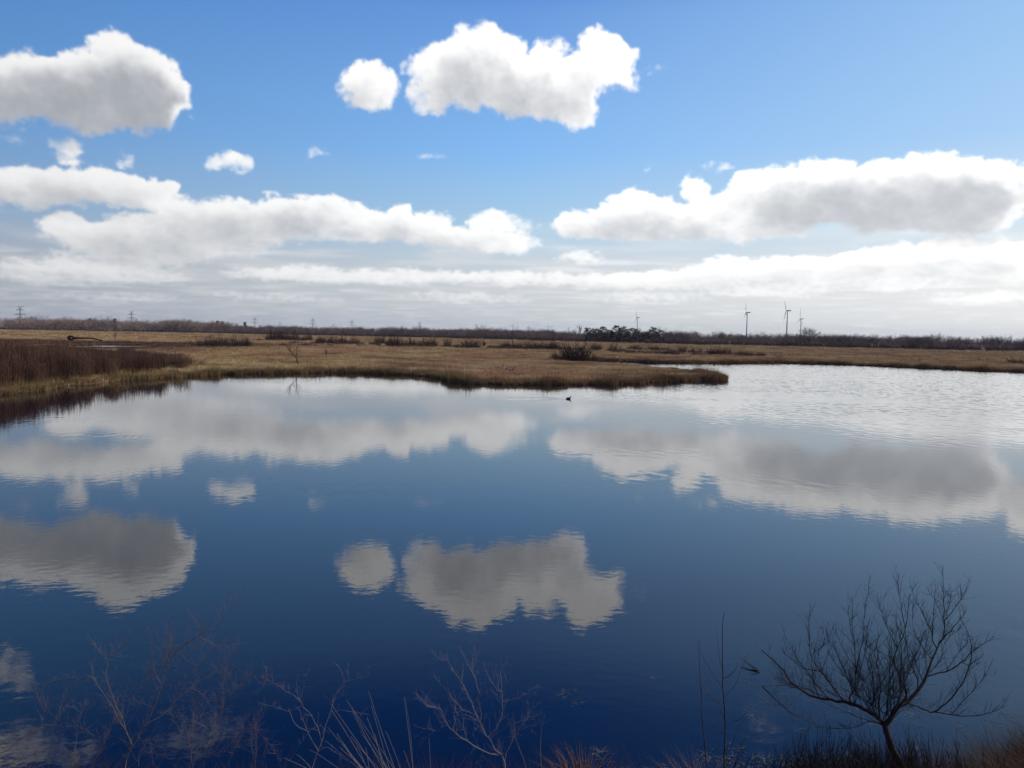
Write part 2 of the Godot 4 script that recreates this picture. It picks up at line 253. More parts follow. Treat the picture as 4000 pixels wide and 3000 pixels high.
const LEFT_THICKET := [
	[.018,-4.864,.1,-9.3,-4.814,.445,-9.4,-4.756,.62,-9.386,-4.667,.795,-9.374,-4.547,1.002,-9.362,-4.428,1.223,-9.354,-4.359,1.423,-9.349,-4.309,1.555,-9.348,-4.26,1.719,-9.348,-4.212,1.834,-9.35,-4.132,1.964,-9.353,-4.022,2.062,-9.358,-3.851,2.174,-9.368,-3.711,2.286,-9.379],
	[.008,-4.269,1.69,-9.348,-4.286,1.951,-9.377,-4.289,2.176,-9.425,-4.269,2.338,-9.473],
	[.009,-4.547,1.002,-9.362,-4.414,1.07,-9.459,-4.307,1.145,-9.546,-4.229,1.239,-9.63,-4.107,1.327,-9.735,-3.932,1.434,-9.88,-3.731,1.598,-10.068,-3.621,1.81,-10.244],
	[.006,-4.337,1.483,-9.349,-4.124,1.57,-9.325,-4.009,1.657,-9.316,-3.904,1.733,-9.313],
	[.006,-4.274,1.761,-9.356,-4.116,2.088,-9.212,-4.027,2.347,-9.086],
	[.012,-4.7,.732,-9.379,-4.77,.884,-9.391,-4.841,1.072,-9.408,-4.946,1.273,-9.433,-5.038,1.473,-9.461,-5.082,1.658,-9.489,-5.066,1.774,-9.508,-5.201,1.899,-9.539,-5.37,2.1,-9.588],
	[.004,-5.066,1.774,-9.508,-4.894,1.927,-9.446,-4.656,2.163,-9.36],
	[.01,-4.706,.745,-9.38,-4.944,1.015,-9.516,-5.096,1.191,-9.594,-5.261,1.341,-9.662,-5.369,1.484,-9.715,-5.393,1.588,-9.747],
	[.005,-5.369,1.484,-9.715,-5.574,1.455,-9.697,-5.877,1.428,-9.65],
	[.008,-4.828,1.038,-9.405,-4.822,1.22,-9.377,-4.748,1.362,-9.36,-4.614,1.467,-9.349,-4.5,1.568,-9.348,-4.421,1.649,-9.352,-4.329,1.648,-9.359],
	[.005,-4.5,1.568,-9.348,-4.443,1.739,-9.333,-4.313,1.825,-9.328],
	[.006,-4.082,.1,-9.69,-4.082,.29,-9.69,-4.104,.655,-9.711,-4.068,.964,-9.712,-4.041,1.313,-9.695,-3.998,1.686,-9.658],
	[.005,-4.081,.852,-9.712,-3.987,.956,-9.798,-4.013,1.077,-9.865],
	[.005,-3.644,.914,-9.341,-3.53,1.314,-9.3,-3.521,1.59,-9.304,-3.473,1.792,-9.326],
	[.005,-3.744,.95,-9.394,-3.502,1.342,-9.311,-3.358,1.529,-9.267,-3.114,1.758,-9.202],
	[.006,-5.289,.1,-9.135,-5.289,.591,-9.135,-5.291,.971,-9.179,-5.238,1.234,-9.206,-5.164,1.358,-9.219],
	[.008,-6.29,.683,-9.255,-6.214,.701,-9.284,-6.026,.858,-9.396,-5.899,.932,-9.481,-5.781,.913,-9.553,-5.724,1.047,-9.657,-5.625,1.144,-9.775],
	[.005,-5.899,.932,-9.481,-5.821,1.119,-9.411,-5.677,1.367,-9.314],
	[.004,-5.807,1.142,-9.402,-5.868,1.339,-9.366,-5.922,1.63,-9.335],
	[.005,-5.781,.913,-9.553,-5.672,1.334,-9.662],
	[.004,-3.775,2.235,-9.374,-3.669,2.233,-9.35,-3.586,2.327,-9.322,-3.538,2.471,-9.283,-3.537,2.579,-9.251],
	[.003,-3.538,2.471,-9.283,-3.477,2.512,-9.328,-3.387,2.622,-9.409,-3.319,2.773,-9.492],
	[.004,-3.851,2.174,-9.368,-3.821,2.237,-9.375,-3.915,2.399,-9.394,-3.976,2.304,-9.405,-4.015,2.151,-9.419],
	[.004,-4.022,2.062,-9.358,-3.858,2.086,-9.384,-3.606,1.998,-9.431],
	[.004,-3.851,2.174,-9.368,-3.649,2.043,-9.418,-3.311,2.066,-9.458],
	[.005,-4.212,1.834,-9.35,-4.251,1.891,-9.368,-4.203,2.038,-9.407,-4.16,2.066,-9.419],
	[.005,-4.309,1.555,-9.348,-4.389,1.683,-9.351,-4.42,1.796,-9.352,-4.44,1.96,-9.351,-4.435,2.24,-9.34],
	[.005,-4.428,1.223,-9.354,-4.54,1.317,-9.324,-4.626,1.293,-9.304,-4.695,1.349,-9.287],
	[.006,-5.219,.1,-9.375,-5.219,.452,-9.375,-5.106,.668,-9.35,-5.016,.825,-9.337,-4.996,.911,-9.332,-4.894,1.097,-9.326,-4.749,1.279,-9.328],
	[.005,-4.667,.795,-9.374,-4.559,.809,-9.382,-4.465,.759,-9.385,-4.447,.467,-9.374],
	[.006,-4.551,.551,-9.227,-4.548,.683,-9.224,-4.469,.749,-9.225,-4.225,.711,-9.243],
	[.005,-3.991,.371,-9.672,-3.857,.544,-9.673,-3.751,.759,-9.658,-3.766,1.051,-9.617,-3.669,1.393,-9.541],
	[.005,-4.082,.1,-9.69,-4.082,.29,-9.69,-3.952,.401,-9.741,-3.725,.439,-9.804,-3.606,.556,-9.847,-3.504,.723,-9.895,-3.422,.974,-9.955],
	[.005,-3.512,.505,-9.453,-3.446,.683,-9.497,-3.336,.887,-9.558,-3.15,1.101,-9.642,-2.986,1.161,-9.698],
	[.004,-3.336,.887,-9.558,-3.222,.889,-9.558,-3.11,.787,-9.564,-3.017,.628,-9.579,-2.893,.424,-9.613],
	[.005,-3.144,.522,-9.32,-3.105,.78,-9.302,-3.119,1.027,-9.3,-3.042,1.188,-9.308,-3.06,1.282,-9.317],
	[.004,-3.144,.1,-9.32,-3.144,.522,-9.32,-3.151,.947,-9.205,-3.033,1.147,-9.138],
	[.005,-4.107,1.327,-9.735,-3.978,1.221,-9.783,-3.907,1.123,-9.811,-3.847,1.167,-9.828],
	[.004,-3.998,1.686,-9.658,-3.921,1.723,-9.691,-3.847,1.866,-9.757],
	[.004,-4.414,1.07,-9.459,-4.312,1.16,-9.45,-4.076,1.192,-9.426],
	[.004,-4.307,1.145,-9.546,-4.28,.971,-9.591,-4.235,.83,-9.635],
	[.004,-5.238,1.234,-9.206,-5.329,1.357,-9.15,-5.44,1.364,-9.099],
	[.005,-6.045,.1,-9.434,-6.045,.403,-9.434,-5.888,.694,-9.428,-5.75,.852,-9.417,-5.663,.924,-9.41],
	[.004,-6.221,.837,-9.157,-6.031,.892,-9.181,-5.793,.968,-9.23],
	[.004,-5.267,1.09,-9.191,-5.335,1.099,-9.151,-5.421,1.053,-9.083,-5.471,.932,-8.98],
	[.004,-5.016,.825,-9.337,-5.226,.87,-9.401,-5.383,.905,-9.454],
	[.004,-3.521,1.59,-9.304,-3.583,1.726,-9.324,-3.698,1.897,-9.338],
	[.004,-3.358,1.529,-9.267,-3.4,1.644,-9.298],
	[.004,-3.184,1.337,-9.749,-3.141,1.447,-9.77,-3.139,1.625,-9.792],
	[.004,-3.114,1.758,-9.202,-3.021,1.623,-9.252,-2.893,1.607,-9.292,-2.803,1.563,-9.319],
	[.004,-3.114,1.758,-9.202,-3.23,1.715,-9.22],
	[.005,-3.744,.95,-9.394,-3.884,1.031,-9.424,-4.089,.964,-9.45,-4.126,1.122,-9.464],
	[.004,-4.26,1.719,-9.348,-4.086,1.818,-9.317,-3.917,1.96,-9.294,-3.866,2.061,-9.287],
	[.004,-4.07,.97,-9.448,-3.999,.817,-9.386,-3.928,.668,-9.328],
]
const SAPLING_A := [
	[.011,2.698,.1,-9.2,2.698,.684,-9.2,2.7,.91,-9.19,2.694,1.127,-9.17,2.652,1.496,-9.114,2.611,1.797,-9.049,2.562,2.177,-8.942,2.516,2.483,-8.836,2.496,2.712,-8.745,2.497,2.849,-8.684],
	[.005,2.614,1.77,-9.055,2.495,1.932,-9.072,2.342,2.184,-9.071,2.274,2.363,-9.055],
	[.005,2.597,1.902,-9.019,2.677,1.964,-8.979,2.726,2.063,-8.939,2.738,2.157,-8.905],
	[.004,2.633,1.634,-9.084,2.718,1.79,-9.012,2.787,2.142,-8.851,2.808,2.327,-8.756],
	[.004,2.652,1.496,-9.114,2.508,1.621,-9.132,2.377,1.756,-9.157,2.287,1.852,-9.179],
	[.004,2.667,1.363,-9.134,2.594,1.483,-9.193,2.55,1.635,-9.246,2.439,1.941,-9.324],
	[.004,2.579,2.04,-8.981,2.521,2.233,-8.965,2.469,2.542,-8.931],
	[.004,2.694,1.127,-9.17,2.536,1.237,-9.189,2.416,1.337,-9.204],
	[.004,2.679,1.262,-9.149,2.878,1.292,-9.228,3.03,1.395,-9.303,3.118,1.506,-9.361],
]
const SAPLING_B := [
	[.009,2.531,.1,-9.35,2.531,.594,-9.35,2.488,.9,-9.325,2.439,1.255,-9.312,2.413,1.667,-9.318,2.394,2.001,-9.342,2.389,2.244,-9.37],
	[.004,2.418,1.592,-9.317,2.373,1.758,-9.269],
	[.004,2.488,.9,-9.325,2.409,.856,-9.327,2.354,1.01,-9.337],
	[.003,2.439,1.255,-9.312,2.381,1.196,-9.316,2.257,1.38,-9.332],
	[.004,2.794,.848,-9.303,2.857,1.027,-9.309,2.906,1.153,-9.309,3.007,1.31,-9.304],
]
const STICK := [
	[.014,4.542,.012,-13.498,4.383,.012,-13.604,4.252,.012,-13.689],
	[.01,4.542,.012,-13.498,4.479,.012,-13.721,4.391,.012,-14.094],
	[.009,4.542,.012,-13.498,4.448,.012,-13.437,4.338,.012,-13.424],
]
const REEDS := [
	[.004,-1.12,.196,-9.225,-1.394,.579,-9.254,-1.993,1.416,-9.318],
	[.004,-1.417,.179,-9.446,-1.556,.493,-9.397,-1.908,1.286,-9.272],
	[.004,-1.312,.179,-9.437,-1.404,.493,-9.4,-1.715,1.547,-9.278],
	[.004,-1.317,.197,-9.223,-1.438,.587,-9.237,-1.677,1.365,-9.266],
	[.004,-1.321,.193,-9.199,-1.489,.567,-9.272,-1.75,1.148,-9.385],
	[.004,-1.542,.184,-9.367,-1.733,.52,-9.344,-2.177,1.296,-9.291],
	[.004,-1.487,.173,-9.484,-1.657,.466,-9.439,-2.184,1.375,-9.298],
	[.004,-1.617,.175,-9.484,-1.817,.476,-9.418,-2.22,1.079,-9.284],
	[.004,-1.472,.195,-9.103,-1.807,.576,-9.245,-2.127,.939,-9.381],
	[.004,-1.627,.177,-9.469,-1.815,.483,-9.404,-2.055,.877,-9.321],
	[.004,-1.134,.196,-9.025,-1.817,.582,-9.235,-2.277,.842,-9.377],
	[.004,-1.439,.176,-9.239,-2.107,.481,-9.4,-2.507,.663,-9.496],
	[.004,-1.977,.193,-9.152,-2.417,.567,-9.242,-2.6,.723,-9.279],
	[.004,-2.084,.186,-9.462,-2.515,.528,-9.306,-2.734,.702,-9.227],
	[.004,-1.276,.19,-9.268,-1.598,.548,-9.3,-1.942,.932,-9.334],
	[.004,-1.264,.19,-9.32,-1.471,.548,-9.305,-1.919,1.322,-9.27],
	[.004,-1.133,.197,-9.146,-1.473,.585,-9.241,-1.828,.99,-9.34],
	[.004,-1.625,.178,-9.262,-1.719,.491,-9.394,-1.785,.706,-9.486],
	[.004,-1.146,.197,-9.22,-1.336,.585,-9.33,-1.519,.957,-9.435],
	[.004,-1.121,.185,-9.345,-1.165,.524,-9.355,-1.281,1.433,-9.383],
	[.004,-1.371,.18,-9.273,-1.797,.502,-9.372,-2.106,.736,-9.444],
	[.004,-1.621,.187,-9.461,-1.81,.533,-9.319,-1.971,.827,-9.198],
	[.004,-1.427,.2,-9.286,-1.508,.602,-9.21,-1.604,1.076,-9.121],
	[.004,-1.419,.199,-8.987,-1.709,.597,-9.212,-1.86,.804,-9.329],
	[.004,-1.023,.186,-9.199,-1.198,.529,-9.344,-1.292,.714,-9.422],
	[.005,.257,.1,-9.4,.257,.525,-9.4,.134,.885,-9.4,.081,1.233,-9.4],
	[.005,.456,.1,-9.4,.456,.528,-9.4,.439,.794,-9.4,.456,1.108,-9.4,.489,1.229,-9.4],
	[.005,-1.171,.1,-9.4,-1.171,.499,-9.4,-1.198,.885,-9.4,-1.278,1.413,-9.4],
	[.005,-.943,.1,-9.4,-.943,.502,-9.4,-.97,.877,-9.4],
	[.005,.795,.1,-9.4,.795,.533,-9.4,.638,.761,-9.4],
]

# water's edge, as x, z pairs
const POND := [-43.9,-65.8,-43.8,-68.2,-44.1,-71.5,-44.3,-76.1,-43.7,-80.1,-43.4,-87.1,-42.1,-91.1,-39.6,-97.2,-38.9,-99.6,-36.9,-102.3,-30.9,-106.0,-25.0,-109.3,-18.3,-109.8,-15.2,-107.5,-10.0,-103.0,-7.7,-96.5,-5.0,-91.5,-0.6,-90.4,6.3,-92.3,13.6,-95.9,19.2,-101.2,25.2,-105.9,29.3,-107.1,30.2,-110.0,30.9,-123.9,30.0,-130.3,29.3,-137.6,27.0,-142.9,24.5,-148.5,21.5,-158.0,17.0,-166.0,10.0,-174.0,11.0,-180.0,18.0,-180.5,25.6,-178.6,32.8,-173.4,41.4,-174.6,48.6,-177.9,64.7,-186.6,75.9,-185.2,79.2,-183.5,87.2,-172.5,94.8,-163.7,102.7,-154.4,116.0,-138.0,128.0,-110.0,124.0,-70.0,95.0,-35.0,55.0,-18.0,20.0,-12.6,11.0,-11.1,8.2,-10.45,6.4,-9.95,4.6,-9.6,2.0,-9.55,-4.0,-9.45,-9.0,-9.6,-20.0,-10.5,-36.0,-14.0,-46.0,-28.0,-47.0,-48.0]
const POOL := [-136.9,-218.8,-142.0,-240.3,-143.0,-267.9,-126.9,-269.3,-109.1,-264.4,-107.4,-260.2,-109.5,-237.4,-116.7,-223.9,-125.3,-211.1,-131.5,-205.0]
# bare bushes of the marsh: x, z, width, height
const BUSHES := [[-89.1,-223.9,5.4,2.6],[-85.1,-223.3,5.4,3.0],[-83.5,-229.3,5.5,2.9],[-82.9,-237.8,4.9,2.7],[-115.7,-370.3,6.2,4.2],[-112.6,-376.0,7.7,5.0],[-105.8,-374.4,7.2,3.8],[-99.8,-375.7,5.4,3.6],[-76.5,-307.5,4.8,3.0],[-70.7,-301.7,5.1,3.1],[-67.3,-305.9,4.8,2.8],[-61.7,-300.2,4.3,2.9],[-66.8,-250.4,6.0,1.4],[-54.6,-321.1,6.9,3.1],[-41.8,-275.0,6.6,3.3],[-37.3,-283.3,5.1,2.7],[-32.6,-278.4,4.4,2.3],[-29.4,-276.0,5.6,3.2],[-24.7,-291.8,2.8,3.5],[-14.3,-269.3,6.5,3.1],[-18.6,-268.7,3.2,1.8],[-2.5,-276.3,5.3,2.5],[1.1,-276.1,5.0,2.3],[6.0,-270.7,5.5,2.6],[10.5,-268.3,5.2,2.6],[14.7,-268.7,4.8,2.6],[13.5,-164.4,6.5,3.8],[10.6,-163.0,3.9,2.2],[16.5,-168.7,3.7,2.6],[11.8,-272.4,4.9,2.3],[29.7,-271.8,3.9,2.6],[33.6,-254.5,2.9,2.6],[46.4,-292.5,3.9,2.3],[52.9,-289.7,3.8,2.1],[45.9,-234.3,5.4,1.5],[55.3,-251.4,2.7,2.6],[57.2,-241.5,3.8,2.2],[60.8,-228.7,5.2,2.3],[39.0,-240.5,3.2,1.3],[62.4,-229.3,3.3,2.3],[71.2,-227.5,1.6,0.9],[68.2,-231.3,2.5,0.9],[122.1,-186.3,3.7,1.7],[133.5,-218.8,4.6,0.8],[130.7,-246.0,3.1,0.8]]
# foot of the far wood, as x, z
const WOOD_EDGE := [[-1100.0,-669.0],[-680.0,-830.0],[-400.0,-870.0],[-250.0,-800.0],[-150.0,-780.0],[-59.0,-730.0],[64.0,-590.0],[130.0,-540.0],[190.0,-535.0],[243.0,-480.0],[303.0,-462.0],[560.0,-430.0]]

var rng := RandomNumberGenerator.new()
var rough := FastNoiseLite.new()
var M := {}
var taken := {}


# ---------------------------------------------------------------- mesh helpers
class Shape:
	var v := PackedVector3Array()
	var n := PackedVector3Array()
	var c := PackedColorArray()
	var i := PackedInt32Array()

	func tri(a: Vector3, b: Vector3, d: Vector3, col := Color.WHITE) -> void:
		var k := v.size()
		var nn := (d - a).cross(b - a).normalized()
		v.append(a); v.append(b); v.append(d)
		for q in 3:
			n.append(nn); c.append(col); i.append(k + q)

	func quad(a: Vector3, b: Vector3, d: Vector3, e: Vector3, col := Color.WHITE) -> void:
		tri(a, b, d, col)
		tri(a, d, e, col)

	# a tube through points; radii are given for each point
	func tube(p: PackedVector3Array, r: PackedFloat32Array, sides := 5, col := Color.WHITE, squash := 1.0, cap := true) -> void:
		var start := v.size()
		var m := p.size()
		var up := Vector3(0.31, 0.2, 0.93)
		for k in m:
			var t := (p[mini(k + 1, m - 1)] - p[maxi(k - 1, 0)]).normalized()
			var x := up - t * up.dot(t)
			if x.length() < 0.05:
				x = t.cross(Vector3(0.9, 0.1, 0.3))
			x = x.normalized()
			up = x
			var y := t.cross(x)
			for s in sides:
				var a := TAU * s / sides
				var o := x * cos(a) + y * sin(a) * squash
				v.append(p[k] + o * r[k])
				n.append(o.normalized()); c.append(col)
		for k in m - 1:
			for s in sides:
				var a := start + k * sides + s
				var b := start + k * sides + (s + 1) % sides
				i.append(a); i.append(a + sides); i.append(b)
				i.append(b); i.append(a + sides); i.append(b + sides)
		if cap:
			for e in [0, m - 1]:
				var k0 := v.size()
				v.append(p[e])
				n.append((p[e] - p[1 if e == 0 else m - 2]).normalized()); c.append(col)
				for s in sides:
					var a: int = start + e * sides + s
					var b: int = start + e * sides + (s + 1) % sides
					i.append(k0); i.append(b if e else a); i.append(a if e else b)

	# a ring-by-ring body: every ring is [centre, half width, half height]; the rings stand across the spine
	func body(rings: Array, sides := 10, col := Color.WHITE) -> void:
		var start := v.size()
		for k in rings.size():
			var t: Vector3 = (rings[mini(k + 1, rings.size() - 1)][0] - rings[maxi(k - 1, 0)][0]).normalized()
			var side := t.cross(Vector3.UP if absf(t.y) < 0.9 else Vector3.RIGHT).normalized()
			if absf(t.y) >= 0.9:
				side = Vector3(0, 0, 1)
			var u := side.cross(t).normalized()
			for s in sides:
				var a := TAU * s / sides
				v.append(rings[k][0] + side * cos(a) * rings[k][1] + u * sin(a) * rings[k][2])
				n.append((side * cos(a) / maxf(rings[k][1], 1e-4) + u * sin(a) / maxf(rings[k][2], 1e-4)).normalized())
				c.append(rings[k][3] if rings[k].size() > 3 else col)
		for k in rings.size() - 1:
			for s in sides:
				var a := start + k * sides + s
				var b := start + k * sides + (s + 1) % sides
				i.append(a); i.append(b); i.append(a + sides)
				i.append(b); i.append(b + sides); i.append(a + sides)

	func beam(a: Vector3, b: Vector3, w: float, col := Color.WHITE) -> void:
		tube(PackedVector3Array([a, b]), PackedFloat32Array([w * 0.7, w * 0.7]), 4, col, 1.0, true)

	func mesh(m: Material) -> ArrayMesh:
		var a := []
		a.resize(Mesh.ARRAY_MAX)
		a[Mesh.ARRAY_VERTEX] = v
		a[Mesh.ARRAY_NORMAL] = n
		a[Mesh.ARRAY_COLOR] = c
		a[Mesh.ARRAY_INDEX] = i
		var am := ArrayMesh.new()
		am.add_surface_from_arrays(Mesh.PRIMITIVE_TRIANGLES, a)
		am.surface_set_material(0, m)
		return am


func numbered(called: String) -> String:
	taken[called] = taken.get(called, -1) + 1
	return called if taken[called] == 0 else "%s_%03d" % [called, taken[called]]

func tag(o: Node, label := "", category := "", group := "", kind := "") -> Node:
	if label: o.set_meta("label", label)
	if category: o.set_meta("category", category)
	if group: o.set_meta("group", group)
	if kind: o.set_meta("kind", kind)
	return o

func thing(called: String, at: Vector3, turn := 0.0) -> Node3D:
	var o := Node3D.new()
	o.name = numbered(called)
	add_child(o)
	o.position = at
	o.rotation.y = turn
	return o

func part(called: String, m: Mesh, parent: Node, at := Vector3.ZERO) -> MeshInstance3D:
	var o := MeshInstance3D.new()
	o.name = called
	o.mesh = m
	parent.add_child(o, true)
	o.position = at
	return o

func top(called: String, m: Mesh, at := Vector3.ZERO) -> MeshInstance3D:
	var o := MeshInstance3D.new()
	o.name = numbered(called)
	o.mesh = m
	add_child(o)
	o.position = at
	return o

func copy(o: Node3D) -> Node3D:
	var r: Node3D = o.duplicate()
	r.name = numbered(o.name.get_slice("_0", 0))
	add_child(r)
	return r

func scatter(called: String, m: Mesh, places: Array, tints: PackedColorArray) -> MultiMeshInstance3D:
	var mm := MultiMesh.new()
	mm.transform_format = MultiMesh.TRANSFORM_3D
	mm.use_colors = true
	mm.mesh = m
	mm.instance_count = places.size()
	for k in places.size():
		mm.set_instance_transform(k, places[k])
		mm.set_instance_color(k, tints[k])
	var o := MultiMeshInstance3D.new()
	o.name = numbered(called)
	o.multimesh = mm
	add_child(o)
	o.set_meta("kind", "stuff")
	return o

func lin(r: float, g: float, b: float) -> Color:   # a linear colour as Godot's sRGB
	return Color(r, g, b).linear_to_srgb()

func mat(called: String, col: Color, rgh := 0.9, tinted := true) -> StandardMaterial3D:
	var m := StandardMaterial3D.new()
	m.resource_name = called
	m.albedo_color = col
	m.roughness = rgh
	m.metallic_specular = 0.3
	m.vertex_color_use_as_albedo = tinted
	m.cull_mode = BaseMaterial3D.CULL_DISABLED
	M[called] = m
	return m

func noise_texture(freq: float, a: Color, b: Color, size := 512, octaves := 5, sd := 1) -> NoiseTexture2D:
	var f := FastNoiseLite.new()
	f.seed = sd
	f.frequency = freq
	f.fractal_octaves = octaves
	var t := NoiseTexture2D.new()
	t.width = size
	t.height = size
	t.seamless = true
	t.noise = f
	var g := Gradient.new()
	g.set_color(0, a)
	g.set_color(1, b)
	t.color_ramp = g
	return t


# ---------------------------------------------------------------- the sky
const SKY_E := [0.0, 4.0, 8.0, 13.0, 22.0, 26.5, 33.0, 50.0, 90.0]
const SKY_D := [0.0, 42.0, 75.0, 108.0, 180.0]
const SKY_C := [
	[Color8(248,247,244),Color8(248,248,246),Color8(238,243,248),Color8(226,238,250),Color8(208,226,248),Color8(188,213,246),Color8(160,196,240),Color8(56,112,196),Color8(16,58,140)],
	[Color8(243,244,242),Color8(244,246,245),Color8(208,230,246),Color8(170,209,248),Color8(148,192,240),Color8(98,156,226),Color8(60,124,210),Color8(20,72,168),Color8(12,50,132)],
	[Color8(202,208,212),Color8(212,218,222),Color8(168,206,234),Color8(134,188,244),Color8(106,155,223),Color8(46,108,202),Color8(24,82,184),Color8(10,50,140),Color8(10,46,128)],
	[Color8(164,171,180),Color8(170,179,189),Color8(134,169,206),Color8(105,154,209),Color8(78,134,200),Color8(32,92,178),Color8(16,68,156),Color8(8,44,126),Color8(8,44,122)],
	[Color8(168,176,187),Color8(162,176,191),Color8(132,167,206),Color8(104,153,207),Color8(78,135,200),Color8(38,98,180),Color8(20,72,158),Color8(10,48,130),Color8(8,44,122)]]
const SUN_AZ := 75.0
const SUN_EL := 32.0

func smooth(a: float, b: float, x: float) -> float:
	var t := clampf((x - a) / (b - a), 0.0, 1.0)
	return t * t * (3.0 - 2.0 * t)

